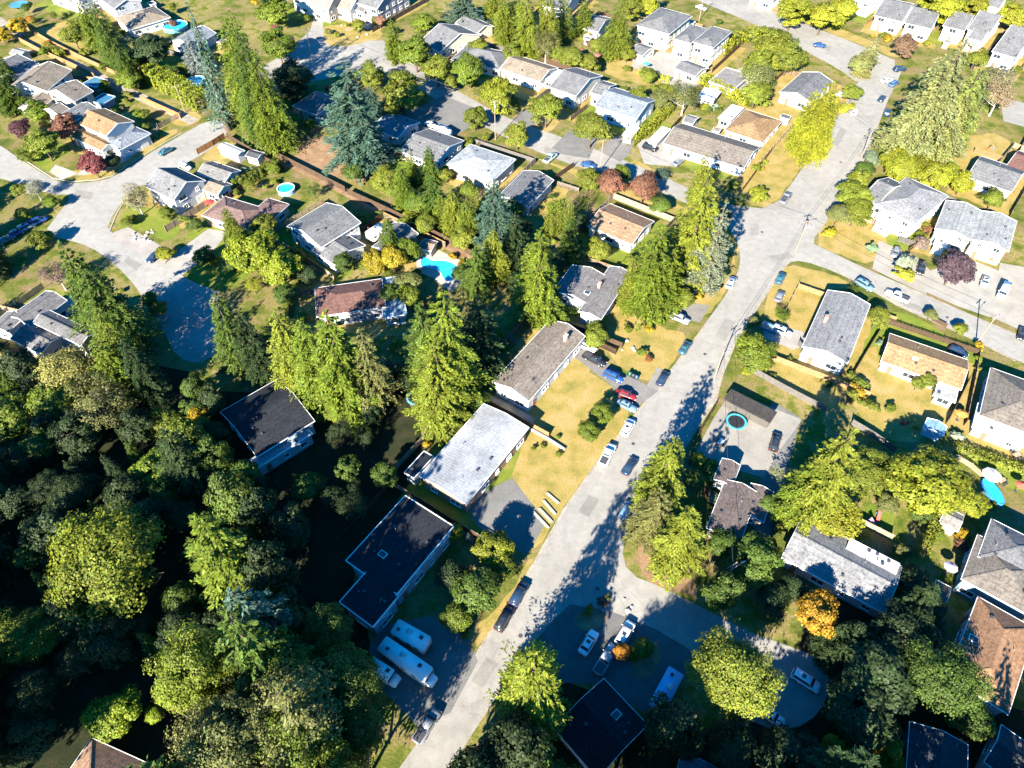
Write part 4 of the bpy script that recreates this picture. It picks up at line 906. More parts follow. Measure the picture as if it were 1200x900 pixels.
shed('grey lane shed', 'pale grey roofed shed in the shaded garden next to the lane', GW, (.26, .26, .26), (12, 62), (24, 66), (34, 60), 2.4)
shed('white shelter', 'long white tarpaulin shelter inside the orange fenced garden', (.6, .6, .62), (.6, .6, .63), (258, 172), (278, 184), (284, 177), 2.6, wins=False)
shed('pool shed', 'tan roofed pool shed at the end of the swimming pool', BEI, (.28, .2, .15), (493, 290), (506, 296), (511, 284), 2.4)

# repairs and covers in the street surface
for px, k in [([(770, 430), (782, 436), (770, 458), (758, 452)], .8), ([(690, 580), (702, 586), (690, 606), (678, 600)], .75), ([(850, 372), (862, 378), (850, 400), (838, 394)], .82), ([(570, 770), (584, 778), (566, 806), (552, 798)], .8), ([(900, 300), (925, 296), (930, 302), (905, 307)], .8), ([(985, 150), (992, 152), (982, 172), (975, 169)], .8), ([(1060, 352), (1080, 360), (1078, 366), (1058, 358)], .78), ([(90, 222), (110, 226), (106, 234), (86, 230)], .82), ([(150, 300), (166, 310), (160, 318), (145, 306)], .8), ([(640, 172), (655, 177), (652, 183), (637, 178)], .8), ([(880, 262), (890, 262), (888, 276), (878, 276)], .85), ([(960, 50), (975, 55), (972, 60), (957, 55)], .8)]:
    q = patch('road_patch', px, .03, 'asphalt', tuple(v * k for v in ASP))
for x, y in [(742, 520), (826, 415), (893, 272), (610, 745), (985, 190), (60, 240), (1020, 330), (700, 690), (450, 70), (228, 380), (1110, 372), (690, 182)]:
    p = G(x, y); o = MB().cyl((0, 0, -.05), (0, 0, .036), .36, None, 16).obj('manhole_cover', 'dark_metal', loc=(p[0], p[1], 0)); auto(o, 'round iron manhole cover', 'manhole cover', 'manhole covers in the streets')
strip('gutter_edge', [(560, 764), (600, 702), (628, 657), (660, 599), (697, 547), (740, 492), (787, 434), (826, 382)], .5, .029, 'gravel')
strip('gutter_edge', [(922, 308), (900, 341), (880, 371), (862, 399), (846, 439), (838, 469), (815, 504), (792, 539), (770, 574), (745, 609)], .6, .029, 'gravel')
strip('gutter_edge', [(1000, 309), (1045, 329), (1100, 353), (1150, 375), (1238, 412)], .5, .029, 'gravel')
strip('gutter_edge', [(1190, 423), (1140, 397), (1090, 375), (1050, 357), (1010, 333), (975, 316)], .5, .029, 'gravel')

# every plot has its own grass: a worn sheet round each house
for i, (hx, hy, a, L, Wd) in enumerate(HOUSES):
    mt = ('dry_lawn', 'green_lawn', 'dry_lawn', 'yard_ground', 'bare_soil', 'green_lawn', 'dry_lawn', 'gravel')[(i * 5 + i // 3) % 8]
    if mt == 'yard_ground': continue
    u, v = L / 2 + R.uniform(2, 6), Wd / 2 + R.uniform(2.5, 8); q = []
    for x, y in ((-u, -v), (u, -v), (u, v), (-u, v)): q.append((hx + x * math.cos(a) - y * math.sin(a), hy + x * math.sin(a) + y * math.cos(a), 0))
    px = [P(p) for p in q]
    if px[0][1] > 640 or (px[0][0] < 420 and px[0][1] > 430): continue
    o = patch('yard_grass', px, .0045, mt, rough=.35)
# ------------------------------------------------------------------ cars
WHT = (.75, .75, .74); SIL = (.3, .32, .34); BLK = (.015, .016, .02); NAV = (.012, .03, .07); BLU = (.015, .06, .2); TEA = (.025, .09, .12); REDC = (.2, .012, .015); GRY = (.14, .15, .17); SKB = (.11, .2, .28)
for k, px, hd, c, lab in [
 ('sedan', (194, 176), (20, -10), TEA, 'teal sedan parked beside the beige slat fence'), ('hatch', (217, 194), (10, 5), WHT, 'small white car parked between the steep grey house and its neighbour'),
 ('sedan', (323, 32), (5, 3), REDC, 'small red car near the tall cedars at the top'), ('sedan', (961, 52), (10, 1), BLU, 'blue car driving along the top cross street'),
 ('suv', (915, 325), (6, -11), TEA, 'teal green suv at the dry lawn corner'), ('hatch', (914, 346), (5, -10), GRY, 'grey blue car parked behind the teal suv'),
 ('suv', (857, 330), (8, -16), SIL, 'silver suv parked at the kerb below the pale silvery fir'), ('suv', (797, 372), (14, 6), SIL, 'silver suv on the short drive by the white arched shelter'),
 ('sedan', (803, 406), (8, -12), TEA, 'dark teal car parked at the main road edge'), ('sedan', (777, 442), (7, -12), NAV, 'dark navy car parked by the asphalt drive'),
 ('suv', (719, 440), (14, 6), BLU, 'bright blue suv in the middle of the crowded drive'), ('pickup', (697, 420), (14, 7), BLK, 'black pickup at the house end of the crowded drive'),
 ('sedan', (734, 461), (14, 5), REDC, 'dark red car at the street end of the crowded drive'), ('sedan', (735, 474), (14, 7), SKB, 'pale blue car next to the red one'),
 ('suv', (736, 500), (8, -15), WHT, 'white suv parked along the dry front lawn'), ('pickup', (712, 532), (9, -17), WHT, 'white pickup with dark bed cover on the main road'),
 ('sedan', (738, 545), (8, -12), NAV, 'dark car in the shade of the tall firs'), ('hatch', (734, 597), (6, -12), SKB, 'pale blue hatchback standing in the shaded road'),
 ('suv', (591, 724), (8, -14), BLK, 'black suv parked on the dry verge in shade'), ('suv', (608, 695), (8, -14), NAV, 'dark blue suv ahead of the black one on the verge'),
 ('pickup', (500, 850), (10, -15), GRY, 'dark grey pickup by the road near the bottom edge'), 
 ('sedan', (690, 752), (10, -17), WHT, 'white sedan on the gravel pad by the bright fir'), ('suv', (733, 741), (9, -16), WHT, 'white suv with sunroof on the gravel pad'), ('pickup', (710, 772), (10, -16), SIL, 'silver pickup loaded with gear on the gravel pad'),
 ('suv', (945, 797), (14, 9), WHT, 'white estate car parked in the shaded turning circle'), ('sedan', (904, 838), (14, 10), WHT, 'white sedan under the huge yellow green tree'),
 ('suv', (909, 517), (4, -14), BLK, 'black suv beside the concrete yard'), ('suv', (1014, 333), (12, 7), SKB, 'blue grey suv in the shadow of the grey corner house'),
 ('pickup', (1052, 346), (-14, -6), WHT, 'white pickup with dark bed on the side street'), ('suv', (1080, 314), (-2, 10), BLK, 'black suv on the drive beside the lime shrub'),
 ('hatch', (1050, 295), (-3, 8), GRY, 'small grey car in front of the white stucco house'), ('sedan', (1155, 329), (-4, 12), SIL, 'silver sedan beneath the pale twin gabled house'),
 ('van', (1176, 341), (-5, 11), WHT, 'white van on the wide concrete drive'), ('hatch', (1124, 411), (6, 3), NAV, 'navy car in the shadow of the tan bungalow'),
 ('sedan', (1199, 390), (-2, 8), BLK, 'black car at the photo edge on the side street'), ('suv', (917, 387), (12, 5), WHT, 'white suv on the drive beside the grey corner house'), ('hatch', (903, 383), (10, 4), SKB, 'pale blue car behind the white suv on the corner drive'),
 ('sedan', (690, 192), (12, 3), BLU, 'blue sedan on the middle cross street'), ('pickup', (645, 184), (10, -8), (.3, .4, .38), 'pale green pickup by the middle cross street'), ('sedan', (795, 189), (8, -6), GRY, 'grey violet car in front of the long taupe bungalow'), ('suv', (762, 172), (9, 3), BLK, 'black suv beside the white garden room'),
 ('sedan', (1040, 93), (8, -2), WHT, 'white car leading the row under the pale hemlocks'), ('suv', (1055, 80), (9, -1), NAV, 'navy suv at the top of the row by the hemlocks'), ('suv', (1048, 97), (8, -5), (.05, .1, .2), 'blue suv in the hemlock shade'), ('sedan', (1034, 114), (6, -8), NAV, 'dark blue car at the hemlock shade edge'), ('suv', (1040, 131), (3, -10), NAV, 'dark suv at the lower end of the hemlock row'),
 ('sedan', (986, 110), (9, 1), WHT, 'white car on the drive beside the lime cedar'), ('hatch', (1002, 130), (5, -9), WHT, 'white hatchback across from the hemlocks'), ('pickup', (921, 231), (6, -8), GRY, 'dark pickup at the lime cedar corner'),
 ('sedan', (822, 8), (8, 3), WHT, 'white car near the pole on the top street'), ('suv', (44, 258), (10, -4), BLU, 'blue suv in the shaded drive row nearest the road'), ('suv', (31, 265), (10, -5), SKB, 'pale blue suv second in the shaded drive row'), ('sedan', (18, 272), (10, -5), BLU, 'blue sedan third in the shaded drive row'), ('sedan', (6, 280), (10, -5), TEA, 'teal sedan fourth in the shaded drive row'),
 ('sedan', (415, 303), (10, -6), GRY, 'grey car beside the blue grey gabled house'), ('sedan', (180, 300), (-8, 6), NAV, 'navy car in the shaded drive by the rock garden'), ('sedan', (505, 145), (10, 4), WHT, 'white car in the shaded court by the flat white trailer'),
 ('suv', (1010, 74), (9, 3), SIL, 'silver suv turning into the top street'), ('hatch', (1166, 300), (3, 8), WHT, 'white hatchback beside the flower beds'), ('suv', (688, 405), (14, 7), WHT, 'white suv partly under the taupe house eaves'),
]: car(k, px, hd, c, lab, full=px[1] > 260)
# campers and trailers
rv((481, 743), (16, 9), 6.2, 'white travel trailer nearest the black flat roofed house')
rv((474, 771), (16, 11), 9.2, 'long white motorhome between the two smaller white campers', 'motorhome', cab=True, H=3.1)
rv((445, 783), (14, 9), 4.4, 'small white camper van on the outer side of the motorhome', 'camper_van', cab=True, Wd=2.0, H=2.5)
rv((440, 268), (10, -7), 5.2, 'white trailer wedged beside the small grey lane house')
rv((520, 150), (10, 6), 5.0, 'flat white trailer in the shaded court')
rv((828, 113), (9, 3), 5.2, 'white trailer behind the stepped lime hedge')
rv((782, 806), (-9, 17), 6.4, 'bright blue topped box trailer in the shaded yard', 'box_trailer', col=(.12, .42, .66), Wd=2.6, H=2.7)
# pools, trampolines, umbrellas
round_pool((335, 221), 10, 'bright blue round pool next to the ribbed hedge')
round_pool((205, 30), 14, 'teal round pool beside the tan hipped wing', (.1, .3, .35)); round_pool((230, 94), 10, 'teal round pool behind the tall block hedge', (.1, .35, .38))
trampoline((863, 494), 12, 'round trampoline with teal pad in the concrete yard', (.05, .28, .32)); trampoline((22, 5), 10, 'blue padded trampoline at the top corner', (.04, .2, .45), (.05, .2, .4))
trampoline((487, 466), 11, 'small blue trampoline in the shade under the firs', (.1, .3, .45))
trampoline((630, 75 - 1), 4, 'tiny blue trampoline behind the grey hipped house', (.05, .3, .5))
def pool():
    px = [(492, 305), (498, 300), (506, 306), (516, 305), (528, 307), (538, 314), (537, 324), (528, 331), (520, 328), (516, 318), (504, 314), (494, 314)]
    pts = smooth_poly([G(x, y)[:2] for x, y in px], 2); c = sum(pts) / len(pts); o = empty('swimming_pool', (c[0], c[1], .03)); tag(o, 'kidney shaped blue swimming pool with pale stone deck', 'swimming pool')
    m = MB(); n = len(pts); m.add([(p[0] - c[0], p[1] - c[1], .06) for p in pts], [tuple(range(n))]); me = m.mesh('water', 'pool_water')
    w = mobj('water', me, o); k = MB(); q = [(p - c) for p in pts]
    if sum(q[i][0] * q[i - 1][1] - q[i - 1][0] * q[i][1] for i in range(n)) > 0: me.flip_normals()
    outer = [p * 1.1 for p in q]; k.add([(*p, .12) for p in q] + [(*p, .12) for p in outer] + [(*p, 0) for p in q] + [(*p, 0) for p in outer], [f for i in range(n) for j in [(i + 1) % n] for f in ((i, j, n + j, n + i), (n + i, n + j, 3 * n + j, 3 * n + i), (2 * n + i, 2 * n + j, j, i))])
    k.obj('coping', 'concrete', parent=o, color=(.5, .46, .42)); patch('pool_deck', [(488, 296), (512, 292), (545, 308), (548, 330), (528, 342), (508, 326), (488, 318)], .03, 'concrete', (.36, .3, .26))
pool()
def oval_pool():
    px = [(1150, 563), (1158, 560), (1170, 572), (1178, 588), (1172, 592), (1160, 580)]; pts = smooth_poly([G(x, y, .9)[:2] for x, y in px], 2); c = sum(pts) / len(pts); n = len(pts)
    o = empty('garden_pool', (c[0], c[1], 0)); tag(o, 'curved bright blue pool behind the small dome tree', 'swimming pool'); q = [p - c for p in pts]; m = MB(); m.add([(*p, .86) for p in q], [tuple(range(n))]); m.obj('water', 'pool_water', parent=o)
    k = MB(); outer = [p * 1.08 for p in q]; k.add([(*p, .95) for p in q] + [(*p, .95) for p in outer] + [(*p, 0) for p in q] + [(*p, 0) for p in outer], [f for i in range(n) for j in [(i + 1) % n] for f in ((i, j, n + j, n + i), (n + i, n + j, 3 * n + j, 3 * n + i), (2 * n + i, 2 * n + j, j, i))]); k.obj('pool_wall', 'plastic', parent=o, color=(.04, .2, .5))
oval_pool()
umbrella((1115, 664), 8, (.42, .36, .46), 'lavender patio umbrella beside the teal walled house'); umbrella((1128, 484), 7, (.55, .22, .05), 'orange patio umbrella beside the white canopy'); umbrella((1163, 556), 11, (.55, .5, .46), 'cream patio umbrella on the right hand terrace')
umbrella((245, 236), 6, (.5, .05, .05), 'red patio umbrella beside the maroon roofed house'); umbrella((758, 74), 4, (.05, .4, .42), 'turquoise patio umbrella beside the cream garage'); umbrella((1198, 568), 7, (.5, .1, .06), 'red patio umbrella at the photo edge'); umbrella((582, 79), 5, (.5, .46, .46), 'pale patio umbrella behind the wide grey hipped house')
umbrella((1142, 208), 5, (.2, .42, .55), 'pale blue patio umbrella by the lime bushes')
# poles and wires
for a in [((366.7, 73.3), 11.5, 20, 'utility pole with orange base patch beside the blue spruce', True, False), ((580.5, 164), 12.5, 25, 'utility pole beside the lime maple on the middle street', False, True), ((1143.3, 404), 9, 40, 'utility pole beside the tan bungalow', True, False), ((836.5, 446), 10, 40, 'utility pole on the bend by the dense green tree', True, False), ((932, 295), 9.5, 15, 'utility pole at the intersection corner', True, True), ((1010, 183), 9.5, 40, 'utility pole across from the pale hemlocks', True, False), ((703, 201), 10, 25, 'utility pole next to the reddish plum trees', False, False), ((819, 25), 10, 30, 'utility pole on the top street by the tall houses', True, False), ((217, 132), 9, 30, 'utility pole at the end of the tall block hedge', False, False), ((845, 690), 9, 30, 'utility pole in the shaded junction', True, False), ((1180, 95), 10, 30, 'utility pole near the top right corner house', False, True)]: pole(*a)
for i, j, lab in [(0, 1, 'wire sagging from the spruce pole to the middle street pole'), (1, 6, 'wire strung along the middle street to the plum tree pole'), (6, 4, 'wire from the plum tree pole to the intersection pole'), (4, 5, 'wire from the intersection pole up past the hemlocks'), (4, 3, 'wire from the intersection pole down to the bend'), (4, 2, 'wire along the side street to the bungalow pole'), (8, 0, 'wire from the hedge pole to the spruce pole'), (3, 9, 'wire from the bend down to the shaded junction'), (5, 7, 'wire from hemlock pole to the top street pole')]: cable(POLES[i], POLES[j], lab)
# fences
TAN = (.24, .145, .07); BRN = (.07, .045, .03); GRW = (.11, .10, .092); PAL = (.26, .2, .14); ORG = (.28, .14, .06)
for px, h, c, lab, st in [
 ([(12, 43), (48, 62), (88, 80), (112, 92)], 1.8, TAN, 'tan board fence along the lower side of the lane', 'board'), ([(166, 118), (190, 129), (212, 139)], 1.8, ORG, 'orange board fence at the lane end', 'board'), ([(26, 31), (60, 52), (100, 72), (155, 97)], 1.7, TAN, 'long tan fence along the upper side of the lane', 'board'),
 ([(145, 173), (166, 164), (186, 155)], 1.7, PAL, 'beige slat fence along the verge beside the teal sedan', 'slat'), ([(186, 151), (200, 143), (213, 137)], 1.7, PAL, 'beige slat fence beside the lane end gate', 'slat'), ([(232, 181), (250, 171), (264, 162)], 1.8, ORG, 'orange fence in front of the white tarpaulin shelter', 'board'), ([(268, 163), (290, 176), (312, 190), (334, 201)], 1.8, BRN, 'brown fence behind the white tarpaulin shelter', 'board'),
 ([(300, 172), (352, 198), (405, 225)], 1.9, BRN, 'dark brown fence along the bare back lane', 'board'), ([(408, 228), (460, 252), (520, 282), (556, 302)], 1.9, BRN, 'long brown fence behind the pool and grey lane house', 'board'), ([(430, 205), (450, 186), (468, 176)], 1.8, BRN, 'dark fence under the big blue spruce', 'board'),
 ([(1032, 386), (1014, 415), (995, 447)], 1.8, BRN, 'dark fence between the corner house and tan bungalow', 'board'), ([(997, 498), (1022, 513), (1047, 530)], 1.8, GRW, 'grey fence across the back gardens', 'board'), ([(880, 436), (910, 453), (938, 468), (966, 482)], 1.7, GRW, 'grey fence along the top of the corner garden', 'board'), ([(990, 477), (1002, 448)], 1.7, BRN, 'short brown fence between two dry lawns', 'board'), ([(1108, 497), (1120, 474), (1134, 446)], 1.8, BRN, 'brown fence beside the grey brown hipped house', 'board'),
 ([(1118, 537), (1136, 548), (1152, 562)], 1.5, PAL, 'pale fence between the dome tree and the patio', 'slat'), ([(620, 503), (642, 515), (662, 528)], (.6), (.36, .34, .31), 'low white retaining wall below the dry lawn', 'wall'), ([(838, 478), (826, 498), (812, 522), (806, 545)], 1.6, BRN, 'dark fence along the road side of the concrete yard', 'board'),
 ([(636, 232), (652, 210), (672, 196)], 1.7, BRN, 'dark fence beside the emerald cedars', 'board'), ([(900, 640), (912, 600), (922, 566)], 1.6, GRW, 'grey fence along the shaded side drive', 'board'), ([(1118, 180), (1132, 155), (1145, 135)], 1.7, BRN, 'brown fence beside the lawn with orange toys', 'board'), ([(1186, 196), (1194, 176), (1204, 158)], 1.8, BRN, 'dark fence along the shaded far lawn', 'board'), ([(640, 100), (604, 74)], 1.6, BRN, 'brown fence behind the tan and grey houses', 'board'), ([(1092, 376), (1108, 384)], 1.2, BRN, 'short fence at the tan bungalow verge', 'board'),
 ([(935, 405), (952, 425), (985, 440)], 1.6, GRW, 'grey fence below the grey corner house', 'board'), ([(560, 465), (580, 440), (600, 418)], 1.5, PAL, 'pale fence behind the taupe house', 'board'),
]: fence(px, h, c, lab, st)
# timber steps down the front bank
for i, (a, b, w) in enumerate([((640, 578), (654, 590), 'topmost'), ((636, 587), (650, 603), 'second'), ((631, 596), (646, 612), 'third'), ((624, 600), (642, 619), 'lowest')]):
    pa, pb = G(*a), G(*b); c = (pa + pb) / 2; m = MB(); d = (pb - pa) / 2
    for s in (0, .22): m.bar((-d[0] + s, -d[1], .12 + s * .3), (d[0] + s, d[1], .12 + s * .3), .24, .22)
    o = m.obj('timber_step', 'timber', color=(.3, .27, .23), loc=(c[0], c[1], 0)); tag(o, f'{w} pale timber step across the grassy bank', 'step', 'timber steps on the front bank')
# bins, toys, patio pieces
def bin_(px, c, lab):
    p = G(*px, .6); o = empty('wheelie_bin', (p[0], p[1], .03), .5); tag(o, lab, 'bin', 'wheelie bins')
    mobj('bin_body', bevel(MB().box((0, 0, .5), (.6, .7, 1.0)).mesh('bin_body', 'plastic'), .05), o, color=c); mobj('lid', bevel(MB().box((0, .02, 1.05), (.66, .8, .1)).mesh('lid', 'plastic'), .03), o, color=c)
    for s in (-1, 1): mobj('wheel', WHEELF, o, (s * .3, .34, .12), math.pi / 2, (.12, .5, .12))
for px, c, l in [((738, 438), (.03, .1, .06), 'green wheelie bin, innermost of three by the drive'), ((742, 440), (.02, .03, .04), 'black wheelie bin, middle of three by the drive'), ((746, 442), (.03, .07, .15), 'blue wheelie bin, outermost of three by the drive'), ((1114, 148), (.02, .2, .4), 'small blue bin beside the fence under the hemlocks')]: bin_(px, c, l)
def slide(px, c, rot, lab, n='garden_slide'):
    p = G(*px); o = empty(n, (p[0], p[1], 0), rot); tag(o, lab, 'play equipment', 'garden play things')
    m = MB(); m.bar((-1.2, 0, .15), (.6, 0, 1.45), .5, .06); m.bar((-1.2, -.27, .22), (.6, -.27, 1.55), .06, .16); m.bar((-1.2, .27, .22), (.6, .27, 1.55), .06, .16); m.obj('chute', 'plastic', parent=o, color=c)
    m = MB(); m.bar((.65, -.25, 0), (.65, -.25, 1.5), .07)
    m.bar((.65, .25, 0), (.65, .25, 1.5), .07)
    for z in (.3, .6, .9, 1.2): m.bar((.65, -.22, z), (.65, .22, z), .05)
    m.obj('ladder', 'plastic', parent=o, color=(.1, .25, .5))
slide((1160, 176), (.6, .12, .04), .4, 'orange slide on the dry lawn below the beige tree'); slide((1028, 606), (.6, .06, .05), 1.2, 'red slide on the little lawn between the yellow trees'); slide((1020, 615), (.5, .2, .3), 2.2, 'pink slide beside the red one on the little lawn')
def patio_set(px, rot, lab, tc=(.3, .22, .15)):
    p = G(*px); o = empty('patio_table', (p[0], p[1], .03), rot); tag(o, lab, 'table', 'patio tables'); m = MB().box((0, 0, .72), (1.5, .9, .06)); m.obj('tabletop', 'timber', parent=o, color=tc)
    for x in (-.65, .65):
        for y in (-.38, .38): mobj('leg', PLEG, o, (x, y, 0))
    for i, (x, y, r) in enumerate([(-.4, -.8, 0), (.4, -.8, 0), (-.4, .8, math.pi), (.4, .8, math.pi)]):
        c, s = math.cos(rot), math.sin(rot); ch = empty('patio_chair', (p[0] + x * c - y * s, p[1] + x * s + y * c, .03), rot + r)
        auto(ch, 'slatted patio chair', 'chair', 'patio chairs'); mobj('seat', CHS, ch); mobj('backrest', CHB, ch)
        for a in (-.2, .2):
            for b in (-.2, .2): mobj('leg', CLEG, ch, (a, b, 0))
PLEG = MB().box((0, 0, .345), (.07, .07, .69)).mesh('leg', 'dark_metal'); CLEG = MB().box((0, 0, .21), (.04, .04, .42)).mesh('leg', 'dark_metal'); CHS = MB().box((0, 0, .44), (.48, .48, .05)).mesh('seat', 'dark_metal'); CHB = MB().box((0, -.24, .72), (.48, .05, .5)).mesh('backrest', 'dark_metal')
patio_set((1108, 462), .4, 'wooden table under the tan bungalow canopy'); patio_set((1190, 535), .3, 'dark patio table on the right hand terrace'); patio_set((1172, 565), .5, 'wooden patio table beside the cream umbrella'); patio_set((844, 520), .9, 'garden table in the concrete yard', (.5, .5, .5)); patio_set((200, 797), .4, 'pale blue table in the shaded woodland garden', (.3, .45, .55))
def rocks(px, n, spread, lab):
    for i in range(n):
        x, y = px[0] + R.uniform(-spread, spread), px[1] + R.uniform(-spread, spread) * .5; p = G(x, y); r = R.uniform(.25, .6); bm = bmesh.new(); bmesh.ops.create_icosphere(bm, subdivisions=2, radius=r)
        for v in bm.verts: v.co *= R.uniform(.8, 1.12); v.co.z *= .7
        me = bpy.data.meshes.new('boulder'); bm.to_mesh(me); bm.free(); me.materials.append(M['concrete']); o = mobj('boulder', me, None, (p[0], p[1], r * .3), 0, None, (.3, .28, .26)); auto(o, lab, 'rock', 'garden boulders')
rocks((168, 276), 14, 14, 'grey garden boulder'); rocks((412, 38), 8, 18, 'dark garden boulder'); rocks((722, 708), 8, 20, 'mossy garden boulder'); rocks((735, 405), 6, 14, 'pale garden boulder')

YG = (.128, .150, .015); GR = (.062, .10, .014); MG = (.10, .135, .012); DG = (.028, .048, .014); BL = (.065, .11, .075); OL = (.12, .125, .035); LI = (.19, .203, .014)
YE = (.30, .21, .012); OR = (.34, .15, .014); PU = (.08, .03, .032); BR = (.15, .07, .04); GY = (.23, .22, .16); PLB = (.12, .08, .06)
# --- conifers: kind, apex px, base px or height, radius px, colour, description
for k, a, b, r, c, d in [
 ('narrow', (249, -14), (268, 152), 15, BL, 'tall narrow blue green spruce'),
 ('cedar', (266, 16), (300, 150), 30, MG, 'tall yellow green cedar'), ('cedar', (296, 58), (328, 176), 30, MG, 'tall yellow green cedar'), ('cedar', (283, 30), (315, 165), 26, GR, 'dense mid green cedar'),
 ('cedar', (280, 5), (300, 120), 22, MG, 'tall yellow green cedar'),
 ('spruce', (395, 68), (426, 196), 42, BL, 'massive blue green spruce'),
 ('spruce', (228, 33), (234, 88), 14, (.2, .24, .22), 'silvery blue spruce'),
 ('fir', (457, 20), (464, 72), 13, MG, 'slim green fir'), ('spruce', (540, -14), (545, 30), 22, BL, 'blue green spruce'),
 ('cedar', (571, -14), (578, 24), 16, YG, 'bright yellow green cedar'),
 ('cedar', (604, -14), (616, 68), 20, YG, 'tall bright cedar'), ('cedar', (632, -20), (640, 62), 20, YG, 'tall bright cedar'),
 ('spruce', (677, -6), (683, 42), 14, MG, 'olive green spruce'), ('cedar', (723, -4), (722, 68), 19, YG, 'bright conical cedar'),
 ('fir', (500, 170), (506, 216), 13, GR, 'small green fir'), ('fir', (480, 178), (486, 218), 11, MG, 'small pale fir'),
 ('fir', (808, 190), (800, 332), 36, YG, 'tall feathery bright green fir'), ('spruce', (834, 230), (822, 345), 24, (.14, .15, .095), 'pale silvery fir'),
 ('fir', (754, 258), (754, 368), 32, MG, 'tall conical green fir'), ('fir', (627, 265), (630, 378), 31, MG, 'tall conical green fir'),
 ('spruce', (582, 208), (580, 292), 26, BL, 'bluish green spruce'), ('column', (515, 230), (518, 268), 11, YG, 'small columnar cedar'), ('column', (535, 228), (538, 270), 11, YG, 'small columnar cedar'),
 ('cedar', (580, 268), (579, 330), 22, YG, 'yellow green cedar'),
 ('loose', (545, 335), (533, 478), 44, MG, 'huge spreading pale green hemlock'), ('loose', (508, 352), (505, 455), 34, GR, 'spreading green hemlock'), ('fir', (516, 400), (520, 500), 36, YG, 'broad bright fir'),
 ('fir', (572, 345), (562, 440), 36, DG, 'dark shaded fir'),
 ('cedar', (346, 350), (356, 460), 32, YG, 'broad yellow green cedar'), ('fir', (402, 356), (412, 478), 44, MG, 'huge broad green fir'), ('cedar', (375, 365), (382, 470), 34, MG, 'broad green cedar'), ('loose', (440, 378), (444, 480), 30, OL, 'ragged olive hemlock'),
 ('fir', (280, 326), (288, 432), 27, GR, 'dark green fir'), ('fir', (300, 350), (310, 440), 24, DG, 'dark shaded fir'), ('cedar', (264, 242), (280, 292), 16, MG, 'small dense green cedar'),
 ('fir', (97, 264), (140, 400), 34, GR, 'towering green fir'), ('fir', (122, 290), (158, 415), 32, GR, 'towering green fir'), ('cedar', (135, 345), (166, 450), 28, MG, 'dense green cedar'),
 ('fir', (128, 385), (155, 470), 28, MG, 'ragged green fir'), ('fir', (160, 385), (185, 470), 24, DG, 'dark shaded fir'),
 ('fir', (228, 600), 27, 44, MG, 'feathery yellow green fir'), ('spruce', (262, 712), 33, 58, GR, 'broad blue green fir'), ('fir', (268, 690), 28, 44, BL, 'broad blue green fir'), ('fir', (325, 800), 31, 48, OL, 'olive green fir'),
 ('cedar', (629, 762), (621, 836), 52, (.135, .165, .012), 'sunlit bright green fir'), ('fir', (792, 512), (768, 590), 32, YG, 'tall sunlit fir'), ('fir', (810, 592), (786, 662), 34, YG, 'broad sunlit fir'), ('fir', (776, 572), (758, 632), 26, OL, 'pale olive fir'),
 ('fir', (984, 490), (942, 600), 40, YG, 'large leaning yellow green fir'), ('fir', (950, 530), (930, 600), 30, MG, 'large yellow green fir'),
 ('loose', (1102, 28), (1066, 186), 46, (.19, .2, .075), 'very tall pale green hemlock'), ('loose', (1085, 70), (1058, 190), 40, (.19, .2, .07), 'very tall pale green hemlock'), ('loose', (1130, 60), (1098, 185), 33, (.15, .175, .04), 'very tall pale green hemlock'), ('loose', (1120, 100), (1092, 192), 30, (.165, .18, .055), 'pale green hemlock'),
 ('fir', (1012, 55), (1006, 88), 13, (.24, .24, .08), 'thin pale fir'), ('fir', (1020, 40), (1014, 78), 12, (.24, .24, .1), 'thin pale fir'),
 ('cedar', (946, 82), (944, 186), 25, LI, 'lime yellow cedar'), ('cedar', (934, 96), (932, 178), 19, LI, 'lime yellow cedar'), ('cedar', (962, 92), (955, 180), 17, LI, 'lime yellow cedar'),
 ('fir', (15, 70), (20, 130), 18, GR, 'dark green fir'), ('fir', (0, 72), (4, 120), 18, MG, 'mid green fir'),
 ('cedar', (118, -6), (140, 80), 20, GR, 'ragged tall green cedar'), ('loose', (100, -10), (118, 62), 16, MG, 'ragged green hemlock'), ('loose', (140, 40), (155, 100), 17, GR, 'ragged green hemlock'),
 ('fir', (190, 500), 20, 30, DG, 'dark forest fir'),
]: conifer(k, a, b, r, c, d, {'cedar': 'cedars among the houses', 'column': 'columnar cedars'}.get(k, 'tall conifers among the houses'))
for x, y in ((641, 234), (649, 231), (657, 229), (665, 232)): conifer('column', (x, y), (x + 1, y + 46), 7, YG, 'emerald columnar cedar', 'emerald cedars in a row')
for x, y in ((530, 256), (548, 262), (556, 240)): conifer('column', (x, y - 20), (x + 1, y + 22), 9, YG, 'bright columnar cedar', 'columnar cedars')
